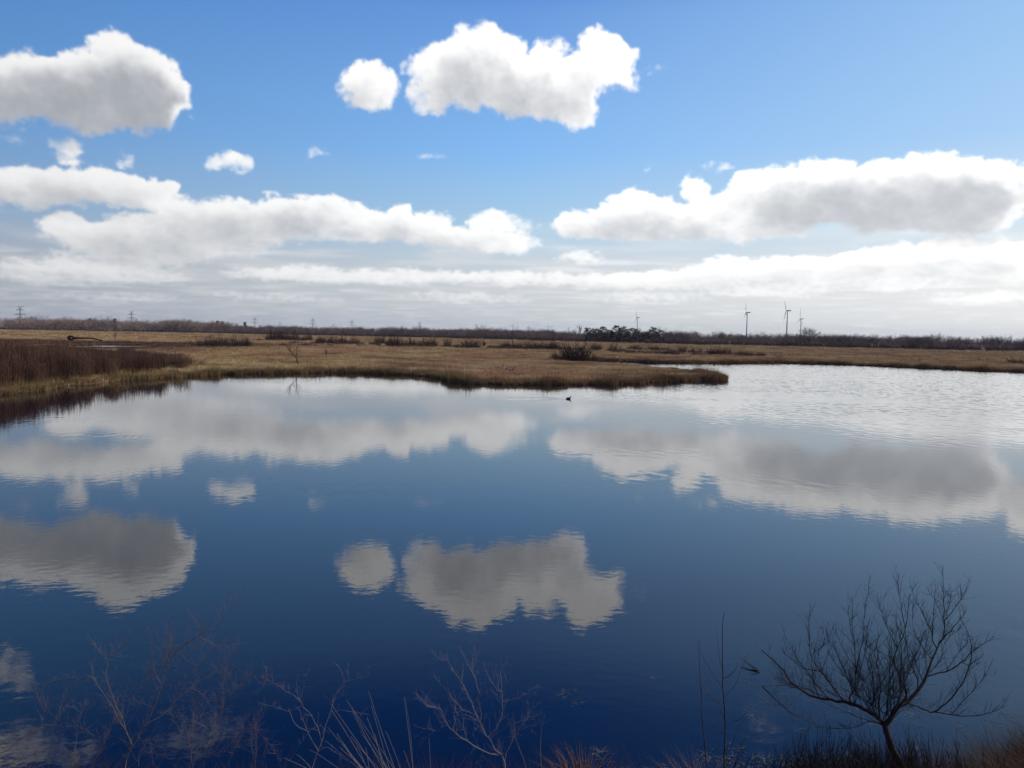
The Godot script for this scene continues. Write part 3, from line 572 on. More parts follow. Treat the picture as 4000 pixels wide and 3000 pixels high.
# one window of the sky, w columns to the full circle; columns i0..i1 and rows j0..j1 of the panorama
func sky_window(w: int, i0: int, i1: int, j0: int, j1: int, blobs: Array) -> Image:
	var g := w / 360.0
	var pad := int(ceil(g * 4.0))
	var tw := i1 - i0 + 2 * pad
	var th := j1 - j0 + 2 * pad
	var hide := PackedFloat32Array()
	var deep := PackedFloat32Array()
	hide.resize(tw * th)
	deep.resize(tw * th)
	for b in blobs:
		var cx: float = (b[0] + 180.0) * g - i0 + pad
		var cy: float = (90.0 - b[1]) * g - j0 + pad
		var rx: float = maxf(b[2] * g * 1.12, 1.5)
		var ry: float = maxf(b[3] * g * 1.12, 1.5)
		var s: float = b[4]
		for y in range(maxi(0, int(cy - ry)), mini(th, int(cy + ry) + 2)):
			var dy := (y - cy) / ry
			for x in range(maxi(0, int(cx - rx)), mini(tw, int(cx + rx) + 2)):
				var q := ((x - cx) / rx) ** 2 + dy * dy
				if q < 1.0:
					var k := y * tw + x
					hide[k] = 1.0 - (1.0 - hide[k]) * (1.0 - s * (1.0 - q))
					deep[k] += s * (1.0 - q) * minf(b[3], 2.6) * (b[5] if b.size() > 5 else 1.0)
	# light spreads inside a cloud: its depth is smoothed before it shades
	var depth := Image.create_from_data(tw, th, false, Image.FORMAT_RF, deep.to_byte_array())
	var part_size := maxi(1, int(g * 0.5))
	depth.resize(maxi(tw / part_size, 4), maxi(th / part_size, 4), Image.INTERPOLATE_BILINEAR)
	depth.resize(tw, th, Image.INTERPOLATE_CUBIC)
	deep = depth.get_data().to_float32_array()
	var big := FastNoiseLite.new()
	big.seed = 7
	big.frequency = 0.30
	big.fractal_octaves = 4
	big.fractal_gain = 0.5
	var lumps := FastNoiseLite.new()              # rounded heads, as on a cauliflower
	lumps.seed = 23
	lumps.noise_type = FastNoiseLite.TYPE_CELLULAR
	lumps.cellular_distance_function = FastNoiseLite.DISTANCE_EUCLIDEAN
	lumps.cellular_return_type = FastNoiseLite.RETURN_DISTANCE
	lumps.frequency = 0.55
	lumps.fractal_octaves = 3
	lumps.fractal_gain = 0.45
	lumps.fractal_lacunarity = 2.1
	var fine := FastNoiseLite.new()
	fine.seed = 19
	fine.frequency = 1.1
	fine.fractal_octaves = 4
	fine.fractal_gain = 0.55
	var layer := FastNoiseLite.new()
	layer.seed = 31
	layer.frequency = 0.55
	layer.fractal_octaves = 3
	var base := []
	for d in SKY_C:
		var row := []
		for col in d:
			row.append(col.srgb_to_linear())
		base.append(row)
	var im := Image.create_empty(i1 - i0, j1 - j0, false, Image.FORMAT_RGBAH)
	for j in range(j0, j1):
		var e := maxf(90.0 - (j + 0.5) / g, 0.02)
		var ek := 0
		while ek < 7 and e > SKY_E[ek + 1]:
			ek += 1
		var et: float = (e - SKY_E[ek]) / (SKY_E[ek + 1] - SKY_E[ek])
		var squeeze := 1.0 / tan(deg_to_rad(e + 0.7))
		var haze := exp(-e / 3.2)
		var flat := clampf(0.35 + e * 0.05, 0.4, 1.0)           # low clouds are far, so small and flat
		var ne := 1.25 * (e / 0.4 if e < 1.0 else 2.5 + 20.0 * log((0.35 + 0.05 * minf(e, 13.0)) / 0.4) + maxf(0.0, e - 13.0))
		for i in range(i0, i1):
			var a := (i + 0.5) / g - 180.0
			var delta := absf(wrapf(a - SUN_AZ, -180.0, 180.0))
			var dk := 0
			while dk < 3 and delta > SKY_D[dk + 1]:
				dk += 1
			var dt: float = (delta - SKY_D[dk]) / (SKY_D[dk + 1] - SKY_D[dk])
			var air: Color = base[dk][ek].lerp(base[dk][ek + 1], et).lerp(base[dk + 1][ek].lerp(base[dk + 1][ek + 1], et), dt)
			var low: Color = base[dk][0].lerp(base[dk + 1][0], dt)
			var near := clampf((118.0 - delta) / 80.0, 0.0, 1.0)     # how near the sun
			var white := Color(0.86, 0.855, 0.85).lerp(Color(1.42, 1.405, 1.385), near)
			var grey := Color(0.33, 0.35, 0.385).lerp(Color(0.60, 0.62, 0.655), near)
			# flat far clouds, foreshortened towards the horizon
			if e < 14.0:
				var ar := deg_to_rad(a)
				var ns := layer.get_noise_2d(sin(ar) * squeeze, cos(ar) * squeeze)
				var sheet := smooth(-0.3, 0.45, ns) * smooth(9.5, 4.0, e) * 0.62
				var tone := smooth(0.0, 0.5, layer.get_noise_2d(sin(ar) * squeeze * 0.8 + 40.0, cos(ar) * squeeze * 1.4 + 0.5))
				air = air.lerp(grey.lerp(white, 0.46 + 0.32 * tone), sheet)
			# the heaped clouds
			var na := a / 0.85
			var wx := big.get_noise_2d(na, ne)
			var wy := big.get_noise_2d(na + 71.3, ne + 13.7)
			var px := (a + 180.0 + wx * 1.1 * flat) * g - i0 + pad
			var py := (90.0 - e + wy * 0.7 * flat) * g - j0 + pad
			var ix := clampi(int(px), 0, tw - 1)
			var iy := clampi(int(py), 0, th - 1)
			var h := hide[iy * tw + ix]
			if h > 0.0:
				var ca := na + wx * 0.9
				var ce := ne + wy * 0.8
				var lump := -lumps.get_noise_2d(ca, ce) - 0.25
				var f := fine.get_noise_2d(na, ne)
				var under := deep[mini(iy + int(g * 0.9 * flat), th - 1) * tw + ix]
				var loose := 1.0 - smooth(0.0, 0.8, under)              # the underside frays
				var body := h + lump * 0.26 * (1.0 - 0.5 * loose) + f * 0.26 * (1.1 - h)
				var cover := (0.68 * smooth(0.14, 0.56 + 0.3 * loose, body) + 0.32 * smooth(-0.06, 0.5, body + f * 0.2)) * smooth(0.0, 0.16, h)
				if cover > 0.0:
					# the sun stands up and to the right: a head is bright where it falls away towards the sun
					var body2 := -lumps.get_noise_2d(ca + 0.3, ce + 0.42) - 0.25
					var relief := (lump - body2) * 0.55
					var dim := 0.0
					for k in 8:
						var far: float = (0.15 + 0.34 * k + wy * 0.3) * flat
						var qx := clampi(int(px + (0.5 + 0.05 * (k % 3)) * far * g), 0, tw - 1)
						var qy := clampi(int(py - 0.84 * far * g), 0, th - 1)
						dim += deep[qy * tw + qx] * 0.125
					var light := exp(-dim * 0.6) * 1.16 + relief * 0.36 + f * 0.05 + wx * 0.14
					light = smooth(-0.1, 1.15, light)
					var puff := grey.lerp(white, light)
					air = air.lerp(puff, cover * (0.98 - 0.25 * haze))
			air = air.lerp(low, haze * 0.55)
			air.a = 1.0
			im.set_pixel(i - i0, j - j0, air)
	return im

func make_sky() -> Sky:
	var r := RandomNumberGenerator.new()
	r.seed = 11
	var blobs := CLOUDS.duplicate()
	for k in 90:                           # the same kind of clouds all round
		var a := r.randf_range(42.0, 312.0)
		var e := 2.5 + 34.0 * r.randf() ** 1.6
		var s := r.randf_range(2.0, 5.0) * (0.5 + e / 30.0)
		for q in 5:
			blobs.append([wrapf(a + r.randf_range(-1.0, 1.0) * s, -180.0, 180.0), e + r.randf_range(-0.25, 0.3) * s * clampf(e / 18.0, 0.3, 1.0), s * r.randf_range(0.4, 0.8), s * 0.42 * clampf(e / 18.0, 0.3, 1.0), r.randf_range(0.6, 1.0)])
	var im := sky_window(1024, 0, 1024, 0, 256, blobs)
	var whole := Image.create_empty(1024, 512, false, Image.FORMAT_RGBAH)
	whole.fill(Color(0.5, 0.53, 0.56))
	whole.blit_rect(im, Rect2i(0, 0, 1024, 256), Vector2i.ZERO)
	whole.resize(4096, 2048, Image.INTERPOLATE_BILINEAR)
	var i0 := int((180.0 - 44.0) * 4096.0 / 360.0)
	var i1 := int((180.0 + 44.0) * 4096.0 / 360.0)
	var j0 := int((90.0 - 36.0) * 4096.0 / 360.0)
	var fineim := sky_window(4096, i0, i1, j0, 1024, blobs)
	whole.blit_rect(fineim, Rect2i(0, 0, i1 - i0, 1024 - j0), Vector2i(i0, j0))
	var turned := Image.create_empty(4096, 2048, false, Image.FORMAT_RGBAH)      # a panorama begins at -z
	turned.blit_rect(whole, Rect2i(2048, 0, 2048, 2048), Vector2i.ZERO)
	turned.blit_rect(whole, Rect2i(0, 0, 2048, 2048), Vector2i(2048, 0))
	var pm := PanoramaSkyMaterial.new()
	pm.panorama = ImageTexture.create_from_image(turned)
	var sky := Sky.new()
	sky.sky_material = pm
	return sky


# ---------------------------------------------------------------- the lie of the land
# distance to the water's edge, above zero on land
func shore_of(poly: Array, x: float, z: float) -> float:
	var best := 1e12
	var inside := false
	var m := poly.size() / 2
	var jx: float = poly[2 * m - 2]
	var jz: float = poly[2 * m - 1]
	for k in m:
		var kx: float = poly[2 * k]
		var kz: float = poly[2 * k + 1]
		var dx := jx - kx
		var dz := jz - kz
		var t := clampf(((x - kx) * dx + (z - kz) * dz) / (dx * dx + dz * dz), 0.0, 1.0)
		var ex := x - kx - t * dx
		var ez := z - kz - t * dz
		best = minf(best, ex * ex + ez * ez)
		if (kz > z) != (jz > z) and x < (jx - kx) * (z - kz) / (jz - kz) + kx:
			inside = not inside
		jx = kx
		jz = kz
	return -sqrt(best) if inside else sqrt(best)

func shore(x: float, z: float) -> float:
	var s := 60.0
	if x > -80.0 and x < 160.0 and z > -215.0 and z < 40.0:
		s = minf(s, shore_of(POND, x, z))
	if x > -175.0 and x < -80.0 and z > -300.0 and z < -175.0:
		s = minf(s, shore_of(POOL, x, z))
	return s

func ground_height(x: float, z: float, s: float) -> float:
	if s < 0.0:
		return maxf(-1.4, -0.12 + s * 0.3)
	if z > -45.0:                      # the dike on which the camera stands, and its foot left and right
		var near := smooth(-45.0, -18.0, z)
		return 0.05 + minf(s * lerpf(0.08, 0.45, near), lerpf(0.35, 4.35, near)) + rough.get_noise_2d(x * 3.0, z * 3.0) * 0.06
	if x < -90.0 and z > -245.0 and z < -155.0:      # wet flats before the back pool
		return 0.05 + minf(s * 0.02, 0.1)
	return 0.06 + minf(s * 0.09, 0.34) + rough.get_noise_2d(x, z) * 0.16 * minf(s, 1.0)

func ground_at(x: float, z: float) -> float:
	return ground_height(x, z, shore(x, z))

func spread_list(lo: float, hi: float, step: float, reach_lo: float, reach_hi: float) -> PackedFloat32Array:
	var out := PackedFloat32Array()
	var s := step
	var x := lo
	while x > reach_lo:
		s *= 1.16
		x -= s
		out.append(x)
	out.reverse()
	x = lo
	while x <= hi:
		out.append(x)
		x += step
	s = step
	while x < reach_hi:
		out.append(x)
		s *= 1.16
		x += s
	out.append(x)
	return out

func make_ground() -> void:
	var xs := spread_list(-146.0, 150.0, 1.7, -11000.0, 11000.0)
	var zs := spread_list(-275.0, 12.0, 1.7, -11000.0, 900.0)
	var sh := Shape.new()
	for z in zs:
		for x in xs:
			sh.v.append(Vector3(x, ground_height(x, z, shore(x, z)), z))
			sh.c.append(Color.WHITE)
	var w := xs.size()
	sh.n.resize(sh.v.size())
	for r in zs.size():
		for q in w:
			var l := sh.v[r * w + maxi(q - 1, 0)]
			var rr := sh.v[r * w + mini(q + 1, w - 1)]
			var u := sh.v[maxi(r - 1, 0) * w + q]
			var d := sh.v[mini(r + 1, zs.size() - 1) * w + q]
			sh.n[r * w + q] = (d - u).cross(rr - l).normalized()
			if q < w - 1 and r < zs.size() - 1:
				var k := r * w + q
				sh.i.append_array([k, k + 1, k + w, k + 1, k + w + 1, k + w])
	var m := mat("earth", Color.WHITE, 0.95, false)
	m.albedo_texture = noise_texture(0.012, lin(0.075, 0.052, 0.028), lin(0.16, 0.115, 0.062), 1024, 6, 3)
	m.uv1_triplanar = true
	m.uv1_world_triplanar = true
	m.uv1_scale = Vector3.ONE / 23.0
	tag(top("ground", sh.mesh(m)), "", "", "", "structure")

func make_water() -> void:
	var m := StandardMaterial3D.new()
	m.resource_name = "water"
	m.albedo_color = lin(0.0004, 0.003, 0.012)
	m.roughness = 0.02
	m.metallic_specular = 0.48
	var f := FastNoiseLite.new()
	f.seed = 5
	f.frequency = 0.02
	f.fractal_octaves = 4
	var t := NoiseTexture2D.new()
	t.width = 1024
	t.height = 1024
	t.seamless = true
	t.noise = f
	t.as_normal_map = true
	t.bump_strength = 8.0
	m.normal_enabled = true
	m.normal_texture = t
	m.normal_scale = 0.0125
	# ripples the wind raises on the open water to the right; none in the lee of the reeds
	var wind := FastNoiseLite.new()
	wind.seed = 3
	wind.frequency = 0.9
	wind.fractal_octaves = 3
	wind.fractal_gain = 0.55
	var gust := FastNoiseLite.new()
	gust.seed = 8
	gust.frequency = 0.035
	var sh := Shape.new()
	var uv := PackedVector2Array()
	var sx := 0.25
	var sz := 0.34
	var x0 := -50.0
	var z0 := -4.0
	var nx := 680
	var nz := 545
	var high := PackedFloat32Array()
	high.resize(nx * nz)
	var coots := [Vector2(5.3, -71.7), Vector2(43.1, -164.6)]
	for r in nz:
		var z := z0 - r * sz
		for q in nx:
			var x := x0 + q * sx
			var k := x * 0.9 - z * 0.36 - 27.0 + gust.get_noise_2d(x, z * 1.6) * 22.0
			var amount := smooth(0.0, 42.0, k) * smooth(-36.0, -58.0, z)
			amount = maxf(amount, 0.16 * smooth(0.18, 0.42, gust.get_noise_2d(x * 0.7 + 90.0, z * 2.6)))     # faint wind lanes
			if z < -112.0:
				amount *= 0.55 + 0.45 * smooth(25.0, 70.0, x)
			var y := 0.0
			if amount > 0.0:
				y = wind.get_noise_2d(x * 1.1 + z * 0.35, z * 1.9 - x * 0.2) * 0.04 * amount
			for cc in coots:                # the wake behind each swimming coot, which heads right
				var bx: float = cc.x - x
				var bz := absf(z - cc.y)
				if bx > -0.2 and bx < 7.0 and bz < 3.5:
					var off := bz - 0.12 - bx * 0.42
					y += 0.018 * exp(-off * off / 0.09) * (1.0 - bx / 7.0)
			high[r * nx + q] = y
			sh.v.append(Vector3(x, y, z))
			sh.c.append(Color.WHITE)
			uv.append(Vector2(x / 13.0, z / 8.0))
	sh.n.resize(nx * nz)
	for r in nz:
		for q in nx:
			var k := r * nx + q
			var gx := (high[r * nx + mini(q + 1, nx - 1)] - high[r * nx + maxi(q - 1, 0)]) / (2.0 * sx)
			var gz := (high[maxi(r - 1, 0) * nx + q] - high[mini(r + 1, nz - 1) * nx + q]) / (2.0 * sz)
			sh.n[k] = Vector3(-gx, 1.0, -gz).normalized()
			if q < nx - 1 and r < nz - 1:
				sh.i.append_array([k, k + nx, k + 1, k + 1, k + nx, k + nx + 1])
	var a := []
	a.resize(Mesh.ARRAY_MAX)
	a[Mesh.ARRAY_VERTEX] = sh.v
	a[Mesh.ARRAY_NORMAL] = sh.n
	a[Mesh.ARRAY_TEX_UV] = uv
	a[Mesh.ARRAY_INDEX] = sh.i
	var am := ArrayMesh.new()
	am.add_surface_from_arrays(Mesh.PRIMITIVE_TRIANGLES, a)
	am.surface_set_material(0, m)
	tag(top("water", am), "", "", "", "structure")
	var pm := PlaneMesh.new()
	pm.size = Vector2(60.0, 80.0)
	pm.material = m
	tag(top("pool_water", pm, Vector3(-125.0, 0.0, -237.0)), "", "", "", "structure")


# ---------------------------------------------------------------- grass, reeds, thickets
# a tuft of arching blades about one metre across and one high, to be scaled
func tuft(blades: int, radius: float, lean: float, width: float, m: Material, sd: int, stalks := 0) -> ArrayMesh:
	var r := RandomNumberGenerator.new()
	r.seed = sd
	var s := Shape.new()
	for k in blades + stalks:
		var a := r.randf() * TAU
		var q := sqrt(r.randf()) * radius
		var b := Vector3(cos(a) * q, -0.05, sin(a) * q)
		var out := Vector3(cos(a), 0, sin(a)).rotated(Vector3.UP, r.randf_range(-1.2, 1.2)) * lean * r.randf()
		var h := r.randf_range(0.55, 1.0)
		var side := Vector3(1, 0, 0).rotated(Vector3.UP, r.randf() * TAU) * width * 0.5
		var t := r.randf_range(0.7, 1.25)
		var col := Color(t, t * r.randf_range(0.92, 1.02), t * r.randf_range(0.8, 1.05))
		if k >= blades:
			h = r.randf_range(1.2, 1.7)
			out *= 0.5
			side *= 0.45
		var p1 := b + Vector3(0, h * 0.6, 0) + out * 0.35
		var p2 := b + Vector3(0, h, 0) + out
		s.tri(b - side, b + side, p1 + side * 0.8, col)
		s.tri(b - side, p1 + side * 0.8, p1 - side * 0.8, col)
		s.tri(p1 - side * 0.8, p1 + side * 0.8, p2, col)
	return s.mesh(m)

# colour of the dead grass: straw, olive, russet and grey in patches
func grass_tint(x: float, z: float) -> Color:
	var p := rough.get_noise_2d(x * 0.35 + 300.0, z * 0.35)
	var q := rough.get_noise_2d(x * 0.9 - 200.0, z * 0.9 + 77.0)
	var c := Color(0.38, 0.255, 0.135)
	c = c.lerp(Color(0.35, 0.24, 0.11), smooth(0.0, 0.35, p))
	c = c.lerp(Color(0.345, 0.205, 0.125), smooth(0.0, 0.4, -p))
	c = c.lerp(Color(0.19, 0.125, 0.08), smooth(0.08, 0.5, q) * 0.8)
	c = c.lerp(Color(0.50, 0.38, 0.23), smooth(0.15, 0.5, -q) * 0.6)
	if x < -60.0 and z > -290.0 and z < -165.0:
		c = c.lerp(Color(0.12, 0.062, 0.045), smooth(-60.0, -95.0, x) * smooth(-290.0, -272.0, z) * smooth(-165.0, -185.0, z))
	var k := rng.randf_range(1.0, 1.8)
	return Color(minf(c.r * k, 0.62), minf(c.g * k, 0.5), c.b * k)

func basis_for(turn: float, w: float, h: float, tilt := 0.0) -> Basis:
	return Basis(Vector3.UP, turn) * Basis(Vector3.RIGHT, tilt) * Basis.from_scale(Vector3(w, h, w))

func make_grass() -> void:
	var gm := mat("dry_grass", Color.WHITE, 0.85)
	gm.backlight_enabled = true
	gm.backlight = Color(0.5, 0.5, 0.5)
	var field := tuft(46, 0.62, 0.55, 0.05, gm, 21)
	var sedge := tuft(44, 0.36, 0.42, 0.026, gm, 22, 3)
	# meadow: spacing grows with the distance
	var places: Array = []
	var tints := PackedColorArray()
	for zone in [[56.0, 215.0, 0.72], [215.0, 430.0, 1.6], [430.0, 1010.0, 4.2]]:
		var step: float = zone[2]
		var z: float = -40.0
		while z > -zone[1]:
			var half := -z * 0.74 + 14.0
			var x := -half
			while x < half:
				var px := x + rng.randf_range(-0.5, 0.5) * step
				var pz := z + rng.randf_range(-0.5, 0.5) * step
				var d := sqrt(px * px + pz * pz)
				if d > zone[0] and d < zone[1]:
					var s := shore(px, pz)
					if s > 0.3:
						var tall := rng.randf_range(0.28, 0.58) * (1.0 + 0.6 * rough.get_noise_2d(px * 0.6, pz * 0.6 + 50.0) + 0.7 * rough.get_noise_2d(px * 3.5, pz * 3.5))
						if d > 175.0 or px > 30.0:
							tall *= 1.45
						if px < -92.0 and pz > -236.0 and pz < -160.0 and px > -160.0:
							tall *= 0.3
						if px > 8.0 and px < 32.0 and pz < -112.0 and pz > -185.0 and s < 9.0:
							tall *= 0.5
						var wide := step * rng.randf_range(1.0, 1.5)
						places.append(Transform3D(basis_for(rng.randf() * TAU, wide, tall, rng.randf_range(-0.2, 0.2)), Vector3(px, ground_height(px, pz, s) - 0.03, pz)))
						tints.append(grass_tint(px, pz))
				x += step
			z -= step
	tag(scatter("meadow_grass", field, places, tints), "dry straw-coloured grass covering the marsh meadows", "grass")
	# the fringe of sedge along the water
	places = []
	tints = PackedColorArray()
	for poly in [POND, POOL]:
		var m: int = poly.size() / 2
		for k in m:
			var a := Vector2(poly[2 * k], poly[2 * k + 1])
			var b := Vector2(poly[2 * ((k + 1) % m)], poly[2 * ((k + 1) % m) + 1])
			var away := (b - a).orthogonal().normalized()
			var mid := (a + b) * 0.5 + away * 0.05
			if shore_of(poly, mid.x, mid.y) < 0.0:
				away = -away
			if a.y > -50.0 and b.y > -50.0 or away.y > 0.25 and mid.y < -195.0:
				continue
			var short := 0.35 if mid.y < -195.0 else 0.45 if mid.x > 8.0 and mid.x < 31.0 and mid.y < -120.0 and mid.y > -172.0 else 1.0
			var reach := a.distance_to(b)
			for q in int(reach * 20.0):
				var depth := -0.3 + 2.2 * rng.randf() ** 1.35
				var p := a.lerp(b, rng.randf())
				p += away * (depth + 0.2 + rough.get_noise_2d(p.x * 4.0, p.y * 4.0) * 1.0 + rough.get_noise_2d(p.x * 1.2 + 60.0, p.y * 1.2) * 1.0)
				if rng.randf() < 0.035:
					p -= away * rng.randf_range(0.2, 0.7)
				var c := Color(0.30, 0.205, 0.10).lerp(Color(0.20, 0.145, 0.065), rng.randf())
				if p.x > -5.0:
					c = c.lerp(Color(0.26, 0.15, 0.085), 0.55)
				var tall := short * rng.randf_range(0.66, 1.12) * (1.0 + 0.75 * rough.get_noise_2d(p.x * 2.5, p.y * 2.5))
				places.append(Transform3D(basis_for(rng.randf() * TAU, rng.randf_range(0.8, 1.2), tall, rng.randf_range(-0.18, 0.18)), Vector3(p.x, 0.0, p.y)))
				tints.append(c)
	tag(scatter("shore_sedge", sedge, places, tints), "brown sedge fringe standing along the pond's far shore", "sedge")

# a bare many-stemmed bush, one metre high and wide
func bush_mesh(stems: int, sd: int, m: Material, upright: float, twig: float) -> ArrayMesh:
	var r := RandomNumberGenerator.new()
	r.seed = sd
	var s := Shape.new()
	for k in stems:
		var a := r.randf() * TAU
		var lean := sqrt(r.randf()) * (1.0 - upright)
		var foot := Vector3(cos(a), 0, sin(a)) * lean * 0.25
		var lump := 0.8 + 0.3 * sin(a * 2.0 + sd) + 0.16 * sin(a * 5.0 + sd * 1.7)
		var tip := Vector3(cos(a) * lean * 0.62 * lump, (1.0 - lean * lean * 0.6) * lump * r.randf_range(0.5, 1.0), sin(a) * lean * 0.62 * lump)
		var mid := foot.lerp(tip, 0.5) + Vector3(cos(a), 0.3, sin(a)) * 0.05 * lean
		var t := r.randf_range(0.7, 1.3)
		var col := Color(t, t * r.randf_range(0.9, 1.05), t * r.randf_range(0.85, 1.1))
		s.tube(PackedVector3Array([foot, mid, tip]), PackedFloat32Array([twig, twig * 0.7, twig * 0.25]), 3, col, 1.0, false)
		for q in 6:
			var f := r.randf_range(0.3, 0.95)
			var p := foot.lerp(mid, f * 2.0) if f < 0.5 else mid.lerp(tip, f * 2.0 - 1.0)
			var dir := (Vector3(cos(a), 0, sin(a)).rotated(Vector3.UP, r.randf_range(-1.9, 1.9)) * r.randf_range(0.25, 0.9) + Vector3(0, 1, 0)).normalized()
			var e := p + dir * r.randf_range(0.08, 0.24)
			var side := dir.cross(Vector3(r.randf() - 0.5, 0.2, r.randf() - 0.5)).normalized() * twig * 0.55
			s.tri(p - side, p + side, e, col)
			var e2 := p.lerp(e, 0.5) + (dir.rotated(Vector3.UP, 1.2) + Vector3(0, 0.4, 0)) * 0.07
			s.tri(p.lerp(e, 0.5) - side * 0.7, p.lerp(e, 0.5) + side * 0.7, e2, col)
	return s.mesh(m)

# upright wands that rise side by side, one metre across and high
func wand_mesh(stems: int, sd: int, m: Material, twig: float) -> ArrayMesh:
	var r := RandomNumberGenerator.new()
	r.seed = sd
	var s := Shape.new()
	for k in stems:
		var a := r.randf() * TAU
		var q := sqrt(r.randf()) * 0.55
		var foot := Vector3(cos(a) * q, -0.02, sin(a) * q)
		var tip := foot + Vector3(r.randf_range(-0.16, 0.16), r.randf_range(0.55, 1.0), r.randf_range(-0.16, 0.16))
		var mid := foot.lerp(tip, 0.5) + Vector3(r.randf_range(-0.04, 0.04), 0, r.randf_range(-0.04, 0.04))
		var t := r.randf_range(0.6, 1.4)
		var col := Color(t, t * r.randf_range(0.88, 1.08), t * r.randf_range(0.85, 1.1))
		s.tube(PackedVector3Array([foot, mid, tip]), PackedFloat32Array([twig, twig * 0.8, twig * 0.3]), 3, col, 1.0, false)
		for w in 7:
			var f := r.randf_range(0.25, 0.95)
			var p := foot.lerp(mid, f * 2.0) if f < 0.5 else mid.lerp(tip, f * 2.0 - 1.0)
			var dir := Vector3(r.randf_range(-0.6, 0.6), 1.0, r.randf_range(-0.6, 0.6)).normalized()
			var side := dir.cross(Vector3(r.randf() - 0.5, 0.2, r.randf() - 0.5)).normalized() * twig * 0.5
			s.tri(p - side, p + side, p + dir * r.randf_range(0.1, 0.28), col)
	return s.mesh(m)

func in_polygon(poly: PackedVector2Array, p: Vector2) -> bool:
	return Geometry2D.is_point_in_polygon(p, poly)

func make_thicket() -> void:
	var m := mat("red_twigs", Color.WHITE, 0.8)
	var proto := wand_mesh(46, 41, m, 0.011)
	var poly := PackedVector2Array([Vector2(-45.6, -66), Vector2(-47.6, -80), Vector2(-47.6, -88), Vector2(-46.2, -95), Vector2(-44.2, -103), Vector2(-46, -110), Vector2(-62, -134), Vector2(-86, -148), Vector2(-105, -146), Vector2(-112, -120), Vector2(-80, -78), Vector2(-62, -58), Vector2(-50, -55)])
	var places: Array = []
	var tints := PackedColorArray()
	for k in 9000:
		var p := Vector2(rng.randf_range(-112, -44), rng.randf_range(-148, -55))
		if not in_polygon(poly, p + Vector2(rng.randfn(), rng.randfn()) * 3.0) or shore(p.x, p.y) < 0.8:
			continue
		var edge := smooth(0.3, 4.0, shore(p.x, p.y))
		var h := rng.randf_range(1.5, 2.4) * (0.8 + 0.2 * edge) * (1.0 + 0.3 * rough.get_noise_2d(p.x, p.y))
		h *= lerpf(1.82, 0.82, smooth(-70.0, -120.0, p.y))
		if p.x > -66.0:
			var thin := smooth(-88.0, -116.0, p.y) * smooth(-66.0, -52.0, p.x)
			h *= 1.0 - 0.3 * thin
			if rng.randf() < thin * 0.8:
				continue
		places.append(Transform3D(basis_for(rng.randf() * TAU, rng.randf_range(1.0, 1.5), h), Vector3(p.x, ground_at(p.x, p.y) - 0.02, p.y)))
		var q := rng.randf_range(0.7, 1.25)
		var c := Color(0.095, 0.045, 0.033).lerp(Color(0.15, 0.092, 0.056), rng.randf() ** 2.0)
		tints.append(Color(c.r * q, c.g * q, c.b * q))
	tag(scatter("shrub_thicket", proto, places, tints), "dense reddish-brown thicket of bare shrubs on the left shore", "thicket")

const ORDER := ["first", "second", "third", "fourth", "fifth", "sixth", "seventh", "eighth", "ninth", "tenth", "eleventh", "twelfth", "thirteenth"]

# number the things of each group from left to right, as the camera sees them
func order_labels(things: Array) -> void:
	var groups := {}
	for o in things:
		if o.has_meta("group"):
			groups[o.get_meta("group")] = groups.get(o.get_meta("group"), []) + [o]
	for g in groups:
		var list: Array = groups[g]
		list.sort_custom(func(p, q): return p.position.x / -p.position.z < q.position.x / -q.position.z)
		for k in list.size():
			list[k].set_meta("label", "%s, %s from the left" % [list[k].get_meta("label"), ORDER[k]])

